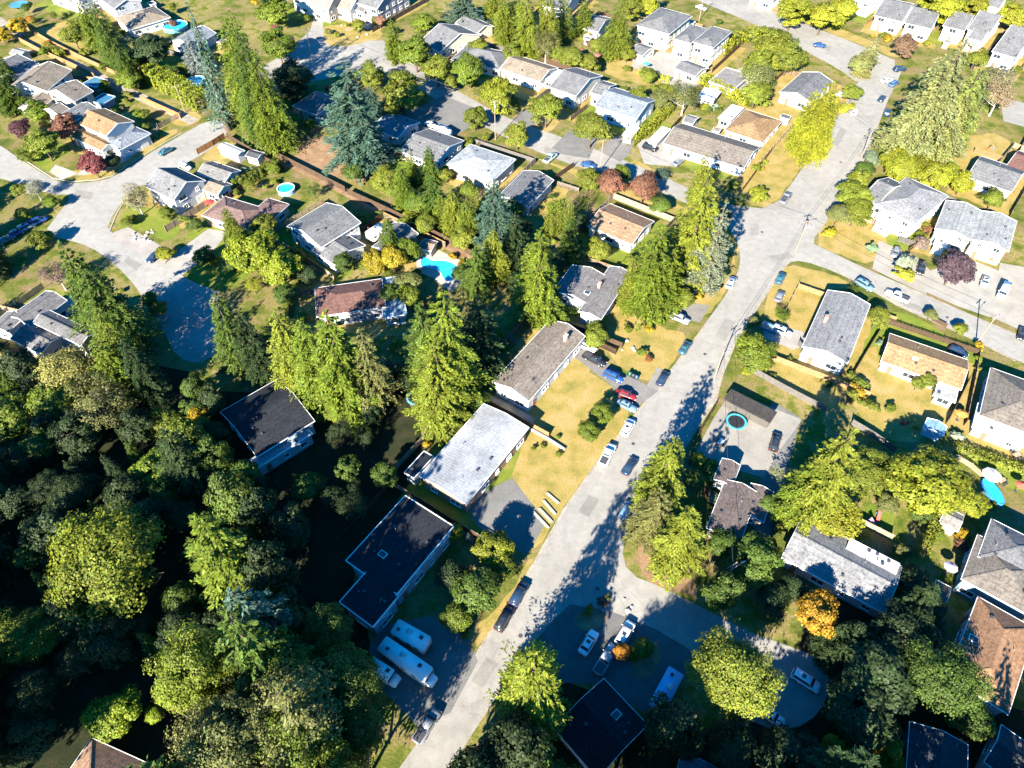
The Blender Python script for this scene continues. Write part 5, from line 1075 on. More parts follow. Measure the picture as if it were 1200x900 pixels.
# --- broadleaf trees (TALL: height over crown radius where it is unusual)
TALL = {(348, 850): 2.7, (405, 800): 3.1, (250, 860): 3.2, (128, 655): 1.9, (1105, 795): 2.0, (957, 718): 2.3, (600, 880): 3.6, (790, 855): 3.2, (862, 792): 2.2}
for k, c0, r, c, d in [
 ('leaf', (320, 12), 20, MG, 'bright rounded tree'), ('leaf', (326, 52), 20, MG, 'bright rounded tree'), ('leaf', (342, 95), 24, DG, 'dark shaded tree'), ('leaf', (178, 60), 24, DG, 'dark spreading tree'), ('leaf', (150, 70), 18, GR, 'mid green tree'),
 ('leaf', (486, 60), 22, MG, 'yellow green maple'), ('leaf', (435, 88), 17, YG, 'bright yellow green tree'), ('leaf', (471, 106), 25, YG, 'bright dense maple'), ('leaf', (512, 80), 19, YG, 'bright maple'), ('leaf', (550, 82), 19, MG, 'bright maple'), ('leaf', (582, 112), 22, LI, 'lime coloured maple'), ('leaf', (556, 138), 14, YG, 'small round tree'), ('leaf', (528, 96), 10, YG, 'small bright tree'),
 ('open', (640, 52), 20, OL, 'greyish olive tree'), ('leaf', (640, 127), 21, YG, 'bright round maple'), ('leaf', (693, 148), 25, YG, 'bright round maple'), ('leaf', (606, 158), 17, YG, 'bright round tree'), ('leaf', (670, 66), 18, YG, 'bright bushy tree'), ('leaf', (690, 72), 14, YG, 'bright bushy tree'),
 ('leaf', (716, 214), 19, BR, 'reddish brown plum tree'), ('leaf', (754, 218), 21, BR, 'reddish brown plum tree'), ('leaf', (728, 202), 12, MG, 'small green tree'), ('leaf', (690, 210), 14, YG, 'small bright tree'), ('open', (775, 205), 10, BL, 'small blue grey shrub tree'),
 ('leaf', (452, 210), 17, YG, 'bright bushy tree'), ('leaf', (490, 238), 15, MG, 'bright bushy tree'), ('leaf', (542, 278), 15, YG, 'bright bushy tree'), ('leaf', (600, 245), 14, GR, 'shaded bushy tree'), ('leaf', (702, 292), 17, YG, 'rounded bright tree'),
 ('leaf', (300, 298), 30, (.17, .21, .012), 'vivid green maple'), ('leaf', (326, 312), 26, (.17, .21, .012), 'vivid green maple'), ('leaf', (283, 285), 18, YG, 'vivid green maple'), ('leaf', (440, 306), 18, (.24, .2, .012), 'golden green bush tree'), ('leaf', (462, 302), 18, (.26, .21, .012), 'golden green bush tree'), ('leaf', (478, 292), 17, MG, 'rounded green tree'), ('leaf', (402, 308), 12, GR, 'small green tree'),
 ('open', (66, 321), 21, PLB, 'brownish purple plum tree'), ('open', (40, 220), 14, GY, 'bare pale grey tree'), ('open', (158, 232), 20, (.22, .19, .1), 'thin beige birch tree'), ('leaf', (26, 250), 10, YG, 'small bright tree'), ('leaf', (44, 280), 14, YG, 'small bright tree'),
 ('open', (85, 432), 42, (.21, .19, .045), 'pale yellowish poplar'), ('open', (118, 470), 44, OL, 'pale olive poplar'), ('leaf', (60, 470), 34, MG, 'shaded green tree'), ('leaf', (12, 492), 30, MG, 'shaded green tree'), ('leaf', (195, 495), 22, YG, 'yellow green maple'), ('leaf', (228, 497), 20, YE, 'golden autumn maple'), ('leaf', (190, 545), 32, MG, 'green maple'),
 ('big', (128, 655), 74, (.145, .165, .012), 'giant yellow green maple'), ('big', (30, 745), 44, MG, 'shaded leaning maple'), ('big', (348, 850), 70, OL, 'giant olive maple'), ('open', (250, 860), 50, OL, 'olive leafy tree'), ('big', (405, 800), 48, GR, 'shaded green maple'), ('leaf', (132, 840), 32, (.15, .2, .012), 'vivid green round tree'), ('leaf', (181, 838), 12, (.15, .2, .012), 'tiny vivid green tree'), ('open', (212, 825), 15, BR, 'small rusty brown tree'),
 ('leaf', (576, 642), 22, (.17, .18, .014), 'bright yellow green tree'), ('leaf', (556, 690), 28, GR, 'shaded green tree'), ('leaf', (592, 664), 18, MG, 'green bushy tree'), ('leaf', (528, 672), 22, DG, 'dark shaded tree'), ('leaf', (535, 722), 20, MG, 'green bushy tree'),
 ('leaf', (880, 655), 30, GR, 'green maple'), ('leaf', (885, 416), 26, MG, 'dense rounded green tree'), ('tight', (1016, 560), 28, YG, 'rounded yellow green tree'), ('tight', (1085, 566), 48, LI, 'large dome shaped yellow tree'), ('tight', (980, 604), 32, LI, 'dome shaped yellow green tree'), ('tight', (1140, 590), 18, LI, 'small dome shaped tree'), ('leaf', (1065, 562), 24, LI, 'yellow tree'),
 ('leaf', (957, 718), 28, (.27, .155, .012), 'orange autumn tree'), ('big', (862, 792), 58, YG, 'huge sunlit yellow green tree'), ('leaf', (978, 876), 18, YE, 'yellow autumn tree'), ('leaf', (1008, 880), 20, YE, 'yellow autumn tree'), ('leaf', (1040, 885), 20, (.34, .2, .012), 'orange yellow autumn tree'),
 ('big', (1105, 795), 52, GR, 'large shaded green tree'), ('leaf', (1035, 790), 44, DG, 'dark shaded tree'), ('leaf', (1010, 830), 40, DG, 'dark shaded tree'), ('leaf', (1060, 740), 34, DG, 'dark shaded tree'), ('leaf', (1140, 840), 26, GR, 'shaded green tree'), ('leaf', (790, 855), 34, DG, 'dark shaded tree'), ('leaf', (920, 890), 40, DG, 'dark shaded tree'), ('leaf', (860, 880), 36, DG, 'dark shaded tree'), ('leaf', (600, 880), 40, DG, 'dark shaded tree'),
 ('leaf', (1120, 312), 24, (.085, .055, .065), 'dark purple plum tree'), ('tight', (1004, 248), 22, YG, 'rounded lime tree'), ('leaf', (984, 250), 16, OL, 'rounded olive tree'), ('leaf', (1030, 370), 16, YG, 'round bright green tree'), ('leaf', (1086, 446), 10, YG, 'small bright tree'), ('leaf', (1076, 450), 8, YG, 'small bright tree'),
 ('leaf', (888, 76), 20, YG, 'bright rounded tree'), ('leaf', (905, 60), 22, YG, 'bright rounded tree'), ('leaf', (925, 66), 20, YG, 'bright rounded tree'), ('open', (803, 112), 22, OL, 'olive grey tree'), ('leaf', (780, 108), 13, YG, 'bright bushy tree'), ('leaf', (886, 108), 18, YG, 'bright rounded tree'),
 ('leaf', (1000, 108), 12, YG, 'small bright tree'), ('leaf', (1060, 54), 14, (.14, .09, .05), 'brown leaved tree'), ('leaf', (990, 10), 18, LI, 'lime rounded tree'), ('leaf', (930, 12), 20, LI, 'lime rounded tree'), ('leaf', (965, 18), 20, LI, 'lime rounded tree'),
 ('open', (1172, 112), 22, (.26, .2, .11), 'thin beige tree'), ('leaf', (1100, 6), 24, LI, 'lime rounded tree'), ('leaf', (1140, 8), 16, LI, 'lime rounded tree'), ('leaf', (1190, 20), 18, LI, 'lime rounded tree'), ('leaf', (1060, 196), 22, LI, 'lime bushy tree'), ('leaf', (1095, 205), 18, LI, 'lime bushy tree'), ('leaf', (1128, 214), 14, LI, 'lime bushy tree'), ('leaf', (1165, 232), 14, YG, 'bright bushy tree'), ('leaf', (1005, 212), 15, YG, 'bright bushy tree'),
 ('leaf', (760, 4), 16, LI, 'lime rounded tree'), ('leaf', (740, 10), 14, YG, 'bright rounded tree'), ('leaf', (785, 278), 10, MG, 'small green tree'), ('leaf', (800, 350), 16, YG, 'bright bushy tree'), ('leaf', (700, 395), 14, YG, 'bright bushy tree'), ('leaf', (690, 505), 13, MG, 'rounded green tree'), ('leaf', (706, 484), 13, MG, 'rounded green tree'), ('leaf', (730, 765), 10, OR, 'small orange tree'), ('leaf', (755, 760), 14, MG, 'small green tree'),
 ('leaf', (42, 130), 14, MG, 'round green tree'), ('leaf', (22, 150), 14, PU, 'dark purple plum tree'), ('leaf', (76, 148), 18, BR, 'rusty red maple'), ('leaf', (50, 168), 20, YG, 'round bright tree'), ('leaf', (108, 191), 17, (.17, .05, .045), 'wine red maple'), ('leaf', (132, 188), 11, DG, 'small dark tree'),
 ('leaf', (85, 40), 16, YG, 'yellow green tree'), ('leaf', (20, 30), 12, YE, 'yellow tree'), ('leaf', (0, 40), 10, YE, 'yellow tree'), ('leaf', (420, 30), 8, YG, 'small bright tree'), ('leaf', (445, 24), 7, (.3, .16, .09), 'small pinkish tree'),
 ('leaf', (475, 260), 10, YG, 'small bright tree'), ('leaf', (600, 20), 18, YG, 'bright cedar like tree'), ('leaf', (186, 362), 11, OR, 'bright orange tree'), ('leaf', (118, 366), 12, (.3, .09, .05), 'small red tree'), ('leaf', (176, 352), 10, YG, 'small bright tree'), ('leaf', (540, 320), 12, GR, 'green tree'),
]: leafy(k, c0, r, c, d, TALL.get(c0, {'big': 1.8, 'tight': 1.35}.get(k, 1.75)), {'big': 'giant broadleaf trees'}.get(k, 'broadleaf trees in the gardens'), trunk=TP if k == 'open' else TL)

for k, c0, r, c, d in [
 ('leaf', (497, 27), 15, MG, 'mid green tree'), ('leaf', (522, 205), 10, YG, 'small bright tree'), ('leaf', (747, 113), 14, YG, 'bushy olive tree'), ('leaf', (776, 117), 14, OL, 'bushy olive tree'), ('leaf', (760, 88), 10, YG, 'bright bushy tree'),
 ('leaf', (487, 236), 17, GR, 'dense mid green tree'), ('leaf', (548, 222), 13, MG, 'bushy green tree'), ('leaf', (902, 46), 24, YG, 'bright broad tree'), ('open', (888, 90), 24, (.15, .17, .05), 'pale green loose tree'), ('leaf', (1052, 192), 20, LI, 'lime bushy tree'), ('leaf', (1080, 198), 18, LI, 'lime bushy tree'), ('leaf', (1112, 204), 16, LI, 'lime bushy tree'),
 ('leaf', (1014, 198), 12, GR, 'dark bushy tree'), ('leaf', (1022, 186), 10, (.12, .15, .09), 'grey green bushy tree'), ('leaf', (1000, 228), 20, YG, 'lime rounded tree'), ('open', (1166, 92), 26, (.17, .15, .07), 'thin beige tree'), ('leaf', (1147, 68), 14, YG, 'bright bushy tree'), ('leaf', (1010, 74), 14, (.16, .17, .05), 'pale bushy tree'),
 ('leaf', (152, 92), 14, MG, 'mid green tree'), ('leaf', (95, 30), 12, YG, 'yellow green tree'), ('leaf', (200, 85), 10, GR, 'mid green tree'), ('leaf', (215, 78), 9, YG, 'small bright tree'), ('leaf', (308, 262), 16, YG, 'vivid green maple'), ('leaf', (345, 300), 12, GR, 'shaded green tree'),
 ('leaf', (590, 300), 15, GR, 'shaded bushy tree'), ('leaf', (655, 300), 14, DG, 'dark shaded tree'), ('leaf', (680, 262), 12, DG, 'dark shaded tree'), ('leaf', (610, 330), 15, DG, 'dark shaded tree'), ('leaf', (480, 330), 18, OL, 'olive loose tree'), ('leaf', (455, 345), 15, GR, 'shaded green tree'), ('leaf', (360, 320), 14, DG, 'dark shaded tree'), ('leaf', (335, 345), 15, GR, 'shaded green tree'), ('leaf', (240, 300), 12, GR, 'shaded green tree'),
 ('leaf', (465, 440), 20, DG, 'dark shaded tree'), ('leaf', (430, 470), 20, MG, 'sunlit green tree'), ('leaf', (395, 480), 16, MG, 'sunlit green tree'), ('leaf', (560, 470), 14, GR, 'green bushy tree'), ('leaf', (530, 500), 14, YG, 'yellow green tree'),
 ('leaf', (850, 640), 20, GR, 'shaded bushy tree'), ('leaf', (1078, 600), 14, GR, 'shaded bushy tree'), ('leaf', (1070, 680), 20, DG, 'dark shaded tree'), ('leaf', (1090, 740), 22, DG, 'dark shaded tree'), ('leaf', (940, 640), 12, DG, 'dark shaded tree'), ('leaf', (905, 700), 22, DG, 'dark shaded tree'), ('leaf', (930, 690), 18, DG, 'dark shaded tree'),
 ('leaf', (830, 555), 10, GR, 'shaded bushy tree'), ('leaf', (760, 560), 10, GR, 'shaded bushy tree'), ('leaf', (660, 420), 7, YG, 'small bright tree'), ('leaf', (775, 240), 14, GR, 'shaded bushy tree'), ('leaf', (845, 250), 12, DG, 'dark round tree'), ('leaf', (1020, 540), 20, YG, 'yellow green tree'), ('leaf', (1040, 590), 14, OL, 'olive bushy tree'),
]: leafy(k, c0, r, c, d, 1.5, 'broadleaf trees in the gardens', trunk=TP if k == 'open' else TL)
for k, a, b, r, c, d in [
 ('cedar', (528, 222), (533, 276), 16, YG, 'yellow green cedar'), ('cedar', (547, 232), (549, 284), 15, MG, 'mid green cedar'), ('fir', (505, 205), (510, 256), 17, GR, 'dark green fir'), ('fir', (602, 248), (603, 312), 18, DG, 'dark shaded fir'), ('fir', (558, 285), (560, 348), 19, GR, 'dark green fir'), ('cedar', (470, 190), (474, 238), 14, MG, 'mid green cedar'), ('fir', (664, 248), (665, 306), 16, GR, 'dark green fir'), ('cedar', (735, 300), (734, 362), 18, YG, 'yellow green cedar'), ('fir', (780, 290), (777, 362), 22, MG, 'mid green fir'), ('cedar', (820, 178), (815, 240), 18, YG, 'yellow green cedar'),
 ('fir', (455, 250), (460, 300), 14, GR, 'dark green fir'), ('cedar', (585, -6), (590, 50), 16, YG, 'bright yellow green cedar'), ('cedar', (655, -10), (658, 50), 15, MG, 'mid green cedar'), ('fir', (340, 60), (348, 112), 16, DG, 'dark shaded fir'), ('cedar', (313, 96), (330, 165), 18, MG, 'mid green cedar'), ('fir', (430, 100), (440, 150), 15, BL, 'small blue green spruce'), ('fir', (12, 200 - 150), (18, 105), 13, GR, 'dark green fir'),
]: conifer(k, a, b, r, c, d, 'tall conifers among the houses')
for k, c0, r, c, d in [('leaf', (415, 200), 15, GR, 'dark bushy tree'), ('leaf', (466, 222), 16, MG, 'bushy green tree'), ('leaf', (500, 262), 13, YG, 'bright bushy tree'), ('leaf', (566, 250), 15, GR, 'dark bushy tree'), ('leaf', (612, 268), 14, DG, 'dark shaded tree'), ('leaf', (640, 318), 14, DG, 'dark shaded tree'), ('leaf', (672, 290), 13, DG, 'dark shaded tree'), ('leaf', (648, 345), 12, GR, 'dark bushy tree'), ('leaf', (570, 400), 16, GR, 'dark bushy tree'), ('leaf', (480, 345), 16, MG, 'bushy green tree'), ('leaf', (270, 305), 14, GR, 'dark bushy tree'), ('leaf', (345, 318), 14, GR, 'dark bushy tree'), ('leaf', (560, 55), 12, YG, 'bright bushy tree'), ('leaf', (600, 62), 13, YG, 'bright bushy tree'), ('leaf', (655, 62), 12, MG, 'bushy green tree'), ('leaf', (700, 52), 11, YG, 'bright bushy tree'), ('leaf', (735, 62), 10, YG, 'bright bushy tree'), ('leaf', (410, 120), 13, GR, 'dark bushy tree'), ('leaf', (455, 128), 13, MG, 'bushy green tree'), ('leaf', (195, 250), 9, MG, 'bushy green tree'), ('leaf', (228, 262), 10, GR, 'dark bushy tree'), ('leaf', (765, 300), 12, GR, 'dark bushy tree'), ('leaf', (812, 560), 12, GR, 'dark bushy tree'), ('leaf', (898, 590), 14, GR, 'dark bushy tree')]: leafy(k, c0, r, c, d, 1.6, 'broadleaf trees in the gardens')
# tall shade trees of the woodland edge: base px, height, radius
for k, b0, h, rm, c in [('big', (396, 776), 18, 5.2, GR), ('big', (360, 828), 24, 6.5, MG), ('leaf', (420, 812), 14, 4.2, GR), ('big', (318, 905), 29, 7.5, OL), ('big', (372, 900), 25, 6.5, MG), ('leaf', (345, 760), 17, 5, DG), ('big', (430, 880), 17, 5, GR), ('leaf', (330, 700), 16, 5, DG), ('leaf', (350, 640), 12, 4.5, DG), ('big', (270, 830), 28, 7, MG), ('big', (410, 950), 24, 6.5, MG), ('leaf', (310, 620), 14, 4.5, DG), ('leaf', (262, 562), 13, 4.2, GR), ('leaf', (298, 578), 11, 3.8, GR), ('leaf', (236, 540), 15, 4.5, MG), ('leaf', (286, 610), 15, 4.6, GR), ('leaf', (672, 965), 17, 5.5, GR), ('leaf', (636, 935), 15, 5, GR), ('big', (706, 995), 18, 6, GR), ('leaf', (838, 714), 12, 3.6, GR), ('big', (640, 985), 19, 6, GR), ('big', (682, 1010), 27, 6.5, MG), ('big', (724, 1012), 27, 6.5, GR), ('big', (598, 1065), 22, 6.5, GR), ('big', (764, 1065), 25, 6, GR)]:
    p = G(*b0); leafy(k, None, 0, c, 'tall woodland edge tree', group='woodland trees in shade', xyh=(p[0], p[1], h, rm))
# --- shrubs
for c0, r, c, d in [
 ((155, 255), 6, YG, 'round clipped shrub'), ((190, 247), 6, YE, 'yellow shrub'), ((212, 255), 7, MG, 'round green shrub'), ((322, 212), 6, YG, 'round clipped shrub'), ((311, 219), 5, YG, 'round clipped shrub'), ((250, 305), 8, YE, 'golden shrub'), ((424, 265), 6, YG, 'round clipped shrub'), ((448, 250), 6, MG, 'green shrub'),
 ((1022, 290), 10, (.16, .24, .13), 'pale blue green rounded shrub'), ((972, 272), 10, (.32, .29, .012), 'yellow cone shaped shrub'), ((1062, 306), 14, (.24, .27, .18), 'spiky pale green shrub'), ((1060, 320), 13, LI, 'lime rounded shrub'), ((1080, 284), 12, (.2, .14, .11), 'bare brown shrub'), ((890, 226), 14, LI, 'large lime shrub'), ((895, 118), 10, YG, 'bright shrub'),
 ((990, 125), 10, LI, 'lime rounded shrub'), ((845, 285), 8, YG, 'bright shrub'), ((850, 300), 8, YG, 'bright shrub'), ((845, 318), 12, YG, 'large bright shrub'), ((760, 385), 7, YE, 'orange yellow shrub'), ((760, 420), 6, (.25, .1, .03), 'rusty shrub'), ((752, 412), 8, MG, 'green shrub'), ((735, 385), 7, YG, 'bright shrub'), ((818, 346), 7, YE, 'yellow shrub'), ((625, 525), 5, MG, 'green shrub'), ((636, 522), 4, MG, 'green shrub'), ((655, 532), 5, YG, 'bright shrub'), ((654, 512), 4, MG, 'green shrub'),
 ((680, 262), 8, MG, 'green shrub'), ((648, 282), 6, YG, 'bright shrub'), ((540, 205), 6, YE, 'golden shrub'), ((548, 165), 8, YG, 'bright shrub'), ((570, 160), 8, YG, 'round green shrub'), ((590, 205), 5, (.2, .12, .1), 'pinkish shrub'), ((1148, 405), 8, YE, 'yellow green shrub'), ((1147, 420), 6, YG, 'bright shrub'), ((1148, 432), 5, YG, 'bright shrub'),
 ((1122, 510), 9, (.2, .26, .17), 'pale silvery shrub'), ((1020, 475), 12, YG, 'bright shrub'), ((1000, 462), 10, YG, 'bright shrub'), ((1045, 478), 8, MG, 'green shrub'), ((1060, 645), 12, OL, 'olive shrub'), ((1100, 625), 8, MG, 'green shrub'), ((1165, 592), 6, YG, 'bright shrub'), ((140, 340), 5, YG, 'bright shrub'), ((92, 358), 6, MG, 'green shrub'), ((300, 0), 8, YE, 'golden shrub'), ((360, 20), 7, MG, 'green shrub'),
 ((405, 28), 5, YG, 'bright shrub'), ((395, 40), 5, YG, 'bright shrub'), ((385, 36), 5, OL, 'olive shrub'), ((70, 60), 7, YG, 'bright shrub'), ((55, 50), 6, OR, 'orange shrub'), ((98, 60), 7, YG, 'bright shrub'), ((120, 78), 7, MG, 'green shrub'), ((150, 110), 7, YG, 'bright shrub'), ((165, 90), 8, MG, 'green shrub'), ((35, 22), 6, OR, 'orange shrub'), ((147, 117), 5, YG, 'bright shrub'),
 ((680, 60), 8, (.3, .15, .1), 'pink flowering shrub'), ((700, 65), 6, (.3, .14, .12), 'pink flowering shrub'), ((735, 80), 6, YG, 'bright shrub'), ((725, 135), 6, (.3, .1, .08), 'red flowering shrub'), ((1160, 300), 8, (.3, .22, .1), 'mixed flowering shrub'), ((1172, 298), 6, (.3, .12, .14), 'pink flowering shrub'), ((1150, 215), 6, YG, 'bright shrub'), ((1180, 222), 7, YG, 'bright shrub'),
 ((410, 420), 8, MG, 'green shrub'), ((590, 425), 6, YG, 'bright shrub'), ((545, 430), 7, YG, 'bright shrub'), ((508, 500), 8, YG, 'bright shrub'), ((500, 520), 6, YE, 'golden shrub'), ((690, 715), 8, OR, 'orange shrub'), ((705, 705), 7, BR, 'brown shrub'), ((740, 770), 8, YE, 'golden shrub'), ((712, 700), 6, OL, 'olive shrub'), ((545, 742), 7, MG, 'green shrub'),
 ((860, 215), 8, YG, 'bright shrub'), ((822, 262), 8, DG, 'dark shrub'), ((1180, 270), 6, YG, 'bright shrub'), ((905, 440), 5, MG, 'green shrub'), ((925, 420), 5, YG, 'bright shrub'), ((878, 432), 10, LI, 'lime rounded shrub'), ((530, 300), 6, YE, 'golden shrub'), ((540, 308), 6, YE, 'golden shrub'), ((510, 290), 5, YG, 'bright shrub'), ((465, 245), 6, YG, 'bright shrub'), ((485, 262), 6, YG, 'bright shrub'),
]: shrub(c0, r, c, d)
# --- hedges
hedge([(178, 94), (212, 110), (243, 130)], 5.6, 5.2, (.16, .19, .012), 'tall block hedge of bright green along the lane', .34)
hedge([(164, 84), (182, 96)], 3, 2.6, YG, 'low bright hedge at the lawn end above the lane', .3)
hedge([(258, 230), (295, 214), (329, 194)], 2.0, 3.4, (.11, .14, .014), 'row of clipped cedars forming a ribbed hedge by the round pool', .26, lumps=1.6)
hedge([(738, 172), (762, 152), (786, 129)], 2.2, 2.4, LI, 'straight lime hedge between the light blue house and the bungalow', .3)
hedge([(748, 86), (785, 97)], 1.6, 1.8, LI, 'low lime hedge below the cream garage', .28)
hedge([(822, 96), (850, 110), (878, 124)], 3.2, 2.6, LI, 'stepped lime hedge beside the tan hipped house', .34)
hedge([(842, 68), (862, 52), (884, 43)], 4.2, 4.2, LI, 'tall lime hedge beside the white balcony house', .4, lumps=5.5)
hedge([(915, 16), (950, 24), (988, 34)], 6, 4.5, LI, 'massive lime hedge along the top street', .45, lumps=7)
hedge([(1118, 526), (1160, 542), (1205, 556)], 1.6, 1.6, YG, 'low green hedge along the patio lawn', .26)
hedge([(1078, 652), (1092, 618), (1102, 592)], 1.6, 2.4, YG, 'slim green hedge beside the small shed and dome tree', .26)
hedge([(658, 366), (684, 370), (700, 382), (708, 372)], 1.3, 1.5, (.11, .19, .012), 'clipped bright hedge under the grey cross gabled house', .24)
hedge([(1034, 190), (1066, 200), (1100, 212)], 3, 2.2, LI, 'lime hedge behind the white stucco house', .34)
hedge([(1077, 268), (1096, 232)], 1.0, 1.6, YG, 'thin hedge between the white house and the pale twin house', .24)
hedge([(55, 57), (75, 68)], 2.2, 2.0, YG, 'low bright hedge inside the lane fence', .3)
# --- woodland filling the shaded corner
def inpoly(x, y, pl):
    r = False
    for i in range(len(pl)):
        (a, b), (c, d) = pl[i], pl[i - 1]
        if (b > y) != (d > y) and x < (c - a) * (y - b) / (d - b + 1e-9) + a: r = not r
    return r
def clear(p, rm):
    for x, y, L, Wd, a in RECTS:
        dx, dy = p[0] - x, p[1] - y; u = abs(dx * math.cos(a) + dy * math.sin(a)); v = abs(-dx * math.sin(a) + dy * math.cos(a))
        if u < L / 2 + rm * .75 and v < Wd / 2 + rm * .75: return False
    return all(math.hypot(p[0] - x, p[1] - y) > (r + rm) * .55 for x, y, r in FOOT)
ROADPX = main
GLADE = [(75, 800), (150, 775), (215, 770), (235, 830), (225, 905), (190, 1060), (-60, 1060), (60, 880)]
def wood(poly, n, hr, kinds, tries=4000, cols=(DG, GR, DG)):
    xs = [p[0] for p in poly]; ys = [p[1] for p in poly]; k = 0
    for _ in range(tries):
        if k >= n: break
        x, y = R.uniform(min(xs), max(xs)), R.uniform(min(ys), max(ys))
        if not inpoly(x, y, poly) or inpoly(x, y, ROADPX) or inpoly(x, y, GLADE): continue
        p = G(x, y); kd = R.choice(kinds); h = R.uniform(*hr); rm = h * (R.uniform(.2, .26) if kd in CM else R.uniform(.32, .42))
        if not clear(p, rm): continue
        c = R.choice(cols); k += 1
        if kd in CM: conifer(kd, None, None, 0, c, 'dark woodland conifer', 'woodland trees in shade', xyh=(p[0], p[1], h, rm))
        else: leafy(kd, None, 0, c, 'dark leafy woodland tree', group='woodland trees in shade', xyh=(p[0], p[1], h, rm))
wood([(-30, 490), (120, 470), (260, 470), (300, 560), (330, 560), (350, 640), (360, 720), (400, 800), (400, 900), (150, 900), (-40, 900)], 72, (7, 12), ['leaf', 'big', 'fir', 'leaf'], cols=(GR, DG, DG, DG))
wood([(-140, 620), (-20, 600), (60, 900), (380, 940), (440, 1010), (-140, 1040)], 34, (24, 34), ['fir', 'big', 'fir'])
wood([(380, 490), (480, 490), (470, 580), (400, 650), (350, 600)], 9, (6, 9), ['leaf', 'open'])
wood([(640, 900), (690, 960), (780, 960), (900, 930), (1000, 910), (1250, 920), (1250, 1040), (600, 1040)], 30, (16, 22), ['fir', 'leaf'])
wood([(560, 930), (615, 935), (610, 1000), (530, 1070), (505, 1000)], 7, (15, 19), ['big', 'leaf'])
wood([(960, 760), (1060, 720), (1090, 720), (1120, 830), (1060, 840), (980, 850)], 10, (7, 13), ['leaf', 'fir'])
wood([(-20, 420), (40, 420), (60, 460), (-20, 500)], 5, (10, 14), ['leaf', 'fir'])
wood([(-60, 240), (0, 300), (30, 330), (0, 360), (-80, 330)], 6, (12, 18), ['fir', 'leaf'])

for _ in range(2500):
    if len([1 for a in AUTO if a[1].startswith('young')]) > 115: break
    x, y = R.uniform(5, 1195), R.uniform(8, 430)
    if any(inpoly(x, y, q) for q in NOPLANT) or (x < 300 and y > 330) or any(inpoly(x, y, q) for q in LAWNS): continue
    p = G(x, y); rm = R.uniform(1.4, 2.8)
    if not clear(p, rm * .8): continue
    nm, c = R.choice((('lime', LI), ('bright', YG), ('bright', YG), ('mid green', MG), ('mid green', MG), ('dark green', GR), ('olive', OL)))
    leafy(R.choice(('leaf', 'leaf', 'open')), None, 0, c, f'young {nm} garden tree', group='young garden trees', xyh=(p[0], p[1], rm * R.uniform(1.5, 2.0), rm))
def nogo(x, y): return any(inpoly(x, y, q) for q in NOPLANT)
SC = [('lime', LI), ('bright', YG), ('mid green', MG), ('olive', OL), ('dark green', GR), ('golden', YE), ('rusty', BR), ('silvery', (.14, .18, .12)), ('bright', YG), ('mid green', MG)]
k = 0; last = (0, 150)
for _ in range(9000):
    if k >= 265: break
    if k % 3:                      # close to the last one, as a bed
        x0, y0 = last; w = (x0 + R.uniform(-2.6, 2.6), y0 + R.uniform(-2.6, 2.6))
    else:                          # foundation planting along a house wall
        rx, ry, L, Wd, a = R.choice(RECTS); s = R.choice((-1, 1))
        u, v = (R.uniform(-.5, .5) * L, s * (Wd / 2 + R.uniform(.6, 2.2))) if R.random() < .6 else (s * (L / 2 + R.uniform(.6, 2.2)), R.uniform(-.5, .5) * Wd)
        w = (rx + u * math.cos(a) - v * math.sin(a), ry + u * math.sin(a) + v * math.cos(a))
    x, y = P((w[0], w[1], 0))
    if not (2 < x < 1198 and 2 < y < 660): k = k + 1 if k % 3 else k; continue
    rm = R.choice((.7, .9, 1.1, 1.4, 1.9))
    if nogo(x, y) or (x < 480 and y > 440) or not clear(w, rm * .4) or any(math.hypot(w[0] - q[0], w[1] - q[1]) < rm * .5 + q[2] * .85 for q in FOOT):
        if k % 3: k += 1; 
        continue
    nm, c = R.choice(SC); kd, sh = R.choice((('shrub', 'bushy'), ('tight', 'clipped'), ('shrub', 'bushy'), ('leaf', 'spreading')))
    shrub((x, y), rm * ppm((w[0], w[1], .8)), c, f"{'small' if rm < 1 else 'large' if rm > 1.3 else 'waist-high'} {nm} {sh} shrub", kd, R.uniform(.6, .95)); k += 1; last = w

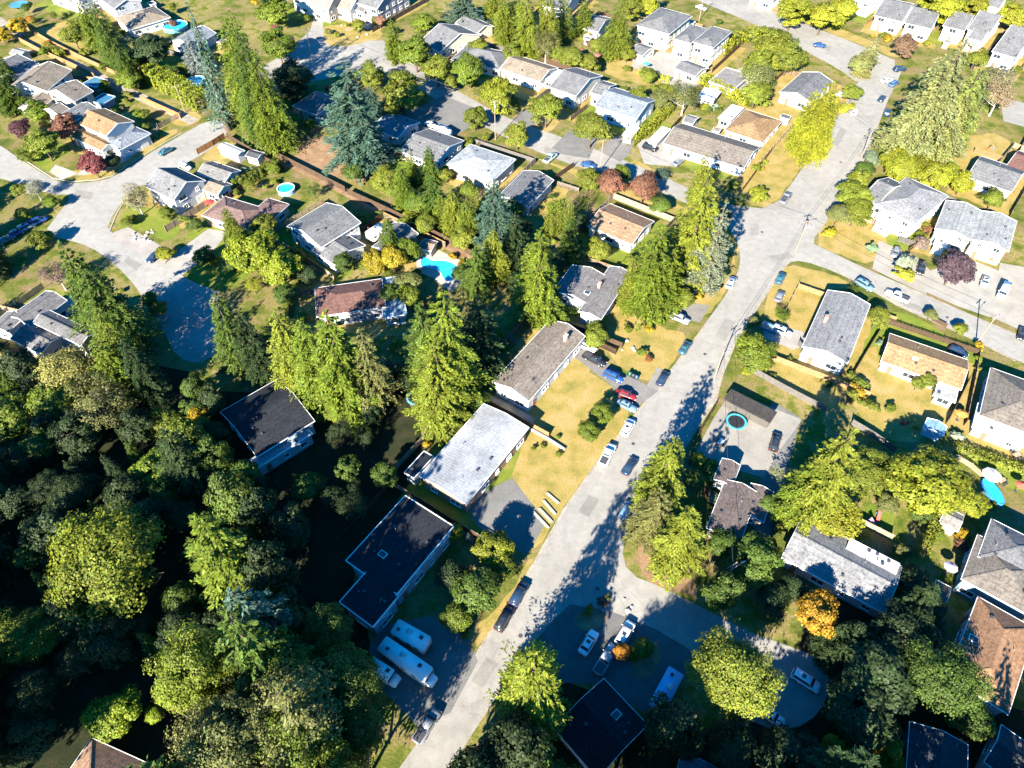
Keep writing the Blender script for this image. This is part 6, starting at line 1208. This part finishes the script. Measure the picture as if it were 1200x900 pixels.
def free(p, rm=.4):
    x, y = P((p[0], p[1], 0)); return -20 < x < 1220 and -20 < y < 640 and not nogo(x, y) and not inpoly(x, y, ROADPX) and all(not (abs((p[0] - rx) * math.cos(a) + (p[1] - ry) * math.sin(a)) < L / 2 + rm and abs(-(p[0] - rx) * math.sin(a) + (p[1] - ry) * math.cos(a)) < Wd / 2 + rm) for rx, ry, L, Wd, a in RECTS)
nf = 0; ns = 0
FC = [('dark brown', BRN), ('grey weathered', GRW), ('tan', TAN), ('pale', PAL)]
for hx, hy, a, L, Wd in HOUSES:
    W_ = lambda x, y: np.array([hx + x * math.cos(a) - y * math.sin(a), hy + x * math.sin(a) + y * math.cos(a), 0.])
    px0 = P((hx, hy, 0))
    if px0[0] < 420 and px0[1] > 420: continue
    for s0, s1, e0, e1 in ((-1, 1, 1, 1), (1, -1, 1, 1), (1, 1, 1, -1), (-1, -1, -1, 1)):
        u, v = L / 2 + 2.6, Wd / 2 + 6.5
        A_, B_ = W_(s0 * u, s1 * v), W_(e0 * u, e1 * v); n = int(np.linalg.norm(B_ - A_) / 2.4); run = []
        best = []
        for k2 in range(n + 1):
            q = A_ + (B_ - A_) * k2 / n
            if free(q): run.append(q)
            else: run = []
            if len(run) > len(best): best = list(run)
        if len(best) < 4 or R.random() < .35: continue
        nm, c = R.choice(FC); pts = [P(best[0]), P(best[-1])]
        o = fence(pts, R.uniform(1.5, 1.9), c, None, R.choice(('board', 'board', 'slat'))); auto(o, f'{nm} garden fence', 'fence', 'garden fences'); nf += 1
    if ns < 26:
        for _ in range(12):
            q = W_(R.uniform(-.5, .5) * L, R.choice((-1, 1)) * (Wd / 2 + R.uniform(3.5, 6)))
            if free(q, 2.2) and all(math.hypot(q[0] - f[0], q[1] - f[1]) > 2 + f[2] * .8 for f in FOOT):
                cx, cy = P(q); k3 = R.choice((2.2, 2.8)); cs = [P(q + np.array([math.cos(a) * x - math.sin(a) * y, math.sin(a) * x + math.cos(a) * y, 2.2])) for x, y in ((-k3 / 2, -1.1), (k3 / 2, -1.1), (k3 / 2, 1.1))]
                nm, rc = R.choice((('grey', RG), ('brown', RTAU), ('dark', RGD), ('white', RLT), ('rusty', RRED)))
                o = shed('@', None, R.choice((GW, BEI, WH, (.25, .17, .11))), rc, *cs, 2.2, R.choice(('gable', 'gable', 'flat')), wins=False); LAND.pop(); auto(o, f'small {nm} roofed garden shed', 'shed', 'garden sheds'); FOOT.append((q[0], q[1], 2)); ns += 1; break

# the neighbourhood's trees go on past the picture's edges
def beyond(n, x0, x1, y0, y1):
    k = 0
    for _ in range(n * 12):
        if k >= n: return
        x, y = R.uniform(x0, x1), R.uniform(y0, y1)
        if nogo(x, y) or inpoly(x, y, ROADPX): continue
        p = G(x, y); rm = R.uniform(2.2, 4.2)
        if not clear(p, rm): continue
        c = R.choice((YG, MG, GR, OL, LI)); k += 1
        if R.random() < .35: h = R.uniform(9, 18); conifer('fir', None, None, 0, c, 'outlying fir', 'trees beyond the edges', xyh=(p[0], p[1], h, h * .2))
        else: leafy('leaf', None, 0, c, 'outlying garden tree', group='trees beyond the edges', xyh=(p[0], p[1], rm * 1.8, rm))
beyond(26, 1215, 1400, 120, 900); beyond(22, -60, 1300, -70, -18); beyond(10, -140, -15, 20, 420)
finish_labels()
